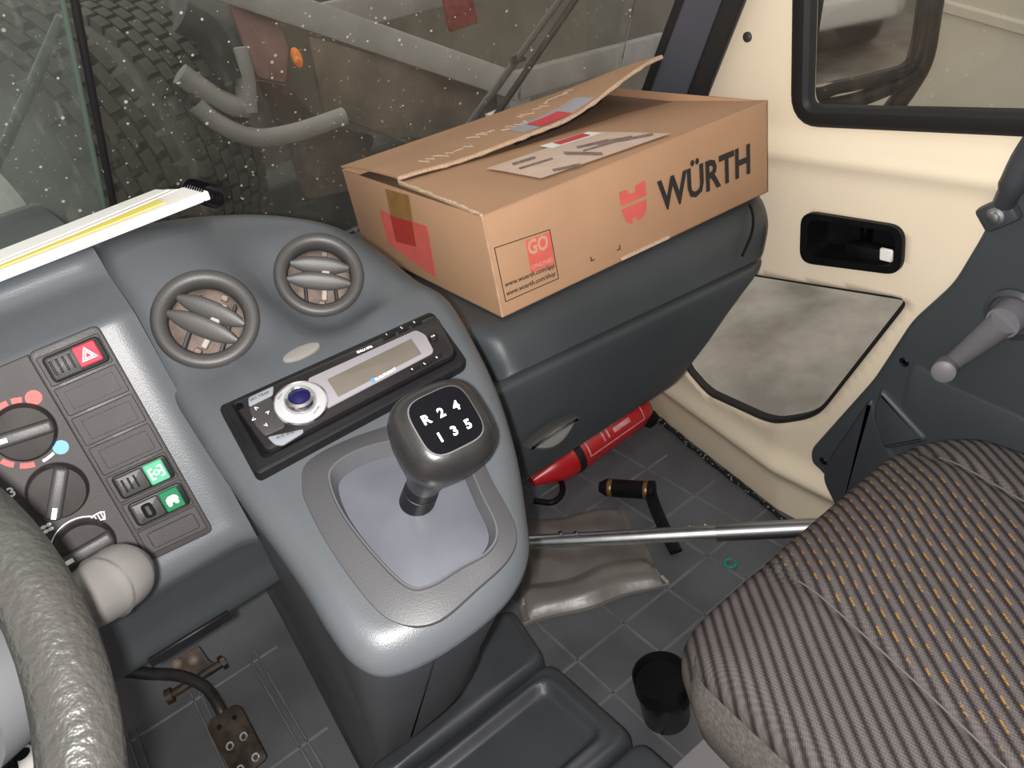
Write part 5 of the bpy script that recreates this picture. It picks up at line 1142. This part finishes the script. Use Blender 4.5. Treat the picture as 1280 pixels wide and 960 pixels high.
def beam(pa, pb, w, h, name, m, up=(0, 0, 1)):
    a = Vector(pa); b = Vector(pb); g = G(); g.sweep([a, b], rnd([(-w, -h), (-w, h), (w, h), (w, -h)], min(w, h) * 0.3, 2), up); return g.build(name, m, mach)
beam(PY(250, -28, 3.2), PY(645, 108, 2.9), 0.05, 0.055, 'chassis_beam', MSTEEL)
beam(PY(400, 25, 3.3), PY(640, -30, 3.6), 0.05, 0.06, 'cross_beam', MSTEEL)
beam(PY(640, 108, 2.9), PY(830, 55, 3.1), 0.05, 0.055, 'chassis_beam', MSTEEL)
beam(PY(640, 108, 2.92), PY(655, 230, 2.92), 0.06, 0.05, 'upright_post', MSTEEL, (0, 1, 0))
g = G(); g.add([PY(400, 55, 3.05), PY(640, 120, 2.98), PY(645, 170, 2.98), PY(530, 185, 3.0), PY(420, 150, 3.05)], [(0, 1, 2, 3, 4)]); 
MPl = fr(PY(400, 55, 3.05), PY(640, 120, 2.98) - PY(400, 55, 3.05), (0, 0, 1))
g = G(); g.prism(pxp(MPl, [(385, 45), (640, 112), (648, 170), (530, 188), (405, 140)]), -0.03, 0.0, MPl, 0.01, 2); g.build('side_plate', MRUST, mach)
MRd = fr(PY(310, 60, 3.15), (1, -0.15, 0), (0.02, 0.1, 1)); g = G(); g.prism(rnd(pxp(MRd, [(275, -20), (335, -10), (362, 60), (358, 105), (322, 98)]), 0.02, 3), -0.03, 0, MRd, 0.01, 2); g.build('red_panel', MRED, mach)
MR2 = fr(PY(400, 180, 3.3), (1, -0.1, 0), (0, 0.1, 1)); g = G(); g.prism(rnd(pxp(MR2, [(318, 98), (360, 106), (400, 150), (470, 170), (450, 235), (385, 250), (360, 180)]), 0.03, 3), -0.05, 0, MR2, 0.01, 2); g.build('lower_panel', mat('machine_brown', (0.10, 0.075, 0.062), 0.7, var=0.3, vs_=7), mach)
g = G(); q = PY(371, 72, 2.88); g.lathe([(0.030, -0.01), (0.030, 0.004), (0.024, 0.009), (0, 0.011)], 28, frn(q, (-q).normalized()) @ Matrix.Diagonal((0.62, 1.15, 1, 1)), cap=False); o = g.build('orange_reflector', ORANGE, mach); o['label'] = 'bright orange oval reflector'
for pth, r_, nm in (([(225, 92), (250, 110), (285, 130), (310, 135)], 0.035, 'swing_arm'), ([(245, 130), (275, 155), (320, 172), (370, 165), (430, 145)], 0.030, 'bent_tube'), ([(235, 120), (262, 132), (310, 142)], 0.02, 'link_bar'), ([(295, 60), (305, 100), (308, 140)], 0.035, 'strut'), ([(225, 20), (262, 45), (285, 100)], 0.05, 'axle_casting')):
    g = G(); g.tube(catmull([PY(u, v, 2.68) for u, v in pth], 6), r_, 12); g.build(nm, MSTEEL if nm in ('swing_arm', 'bent_tube', 'strut') else MDARK, mach)
g = G(); g.rbox((0, 0, 0), (0.30, 0.2, 0.32), 0.05, 3, Matrix.Translation(PY(262, 25, 3.75))); g.build('gear_housing', mat('casting_grey', (0.10, 0.10, 0.10), 0.6, var=0.4, vs_=10), mach)
g = G(); g.rbox((0, 0, 0), (0.16, 0.02, 0.14), 0.01, 2, Matrix.Translation(PY(575, 14, 3.3))); g.build('red_box', mat('box_red_cloth', (0.22, 0.03, 0.035), 0.6, var=0.3, vs_=30), mach)
g = G(); g.rbox((0, 0, 0), (1.3, 0.4, 0.5), 0.05, 3, Matrix.Translation(PY(430, 250, 3.9))); g.build('dark_underbody', MDARK, mach)

# white hatchback parked behind, seen in the side mirror
CX, CY = 2.75, -4.2
car = thing('parked_car', 'white hatchback reflected in the side mirror', 'car', (CX, CY, GZ))
prof_c = [(-0.85, 0.35), (-0.87, 0.75), (-0.82, 1.0), (-0.62, 1.42), (-0.35, 1.48), (0.0, 1.45)]
rows_c = []
for yy, hw_ in ((0.0, 0.80), (0.10, 0.84), (0.5, 0.86), (3.2, 0.86), (3.6, 0.80)):
    pass
g = G(); prof_s = [(0.0, 0.32), (-0.02, 0.62), (0.05, 0.95), (0.38, 1.42), (0.8, 1.50), (2.0, 1.46), (2.7, 1.02), (3.7, 0.88), (3.85, 0.60), (3.8, 0.30)]
MCr = fr((CX, CY, GZ), (0, -1, 0), (0, 0, 1))
g.prism(rnd(prof_s, 0.12, 5), -0.82, 0.82, MCr, 0.10, 4); body = g.build('car_body', CARPAINT, car, smooth=50)
g = G(); g.add([MCr @ Vector(p) for p in ((0.09, 1.0, 0.62), (0.09, 1.0, -0.62), (0.35, 1.37, -0.55), (0.35, 1.37, 0.55))], [(0, 1, 2, 3)]); 
gw = G(); gw.sheet([[MCr @ Vector((0.085, 1.01, -0.62 + 1.24 * i / 6)) for i in range(7)], [MCr @ Vector((0.33, 1.36, -0.54 + 1.08 * i / 6)) for i in range(7)]], thick=0.03); gw.build('rear_window', BLACKGL, car)
for sg in (-1, 1):
    g = G(); g.rbox((-0.01, 0.80, sg * 0.64), (0.08, 0.26, 0.26), 0.03, 2, MCr); g.build('tail_light', mat('tail_light_red', (0.6, 0.02, 0.03), 0.2), car)
    for xx in (0.70, 3.05):
        g = G(); g.lathe([(0.16, -0.09), (0.30, -0.10), (0.31, -0.06), (0.31, 0.06), (0.30, 0.10), (0.16, 0.09)], 32, MCr @ Matrix.Translation((xx, 0.31, sg * 0.76))); g.build('wheel', MDARK, car)
g = G(); g.rbox((-0.03, 0.45, 0), (0.12, 0.20, 1.5), 0.04, 3, MCr); g.build('bumper', CARPAINT, car)
# lift everything so that the cab floor is at z = 0
for o in list(bpy.data.objects):
    if o.parent is None: o.location.z += H
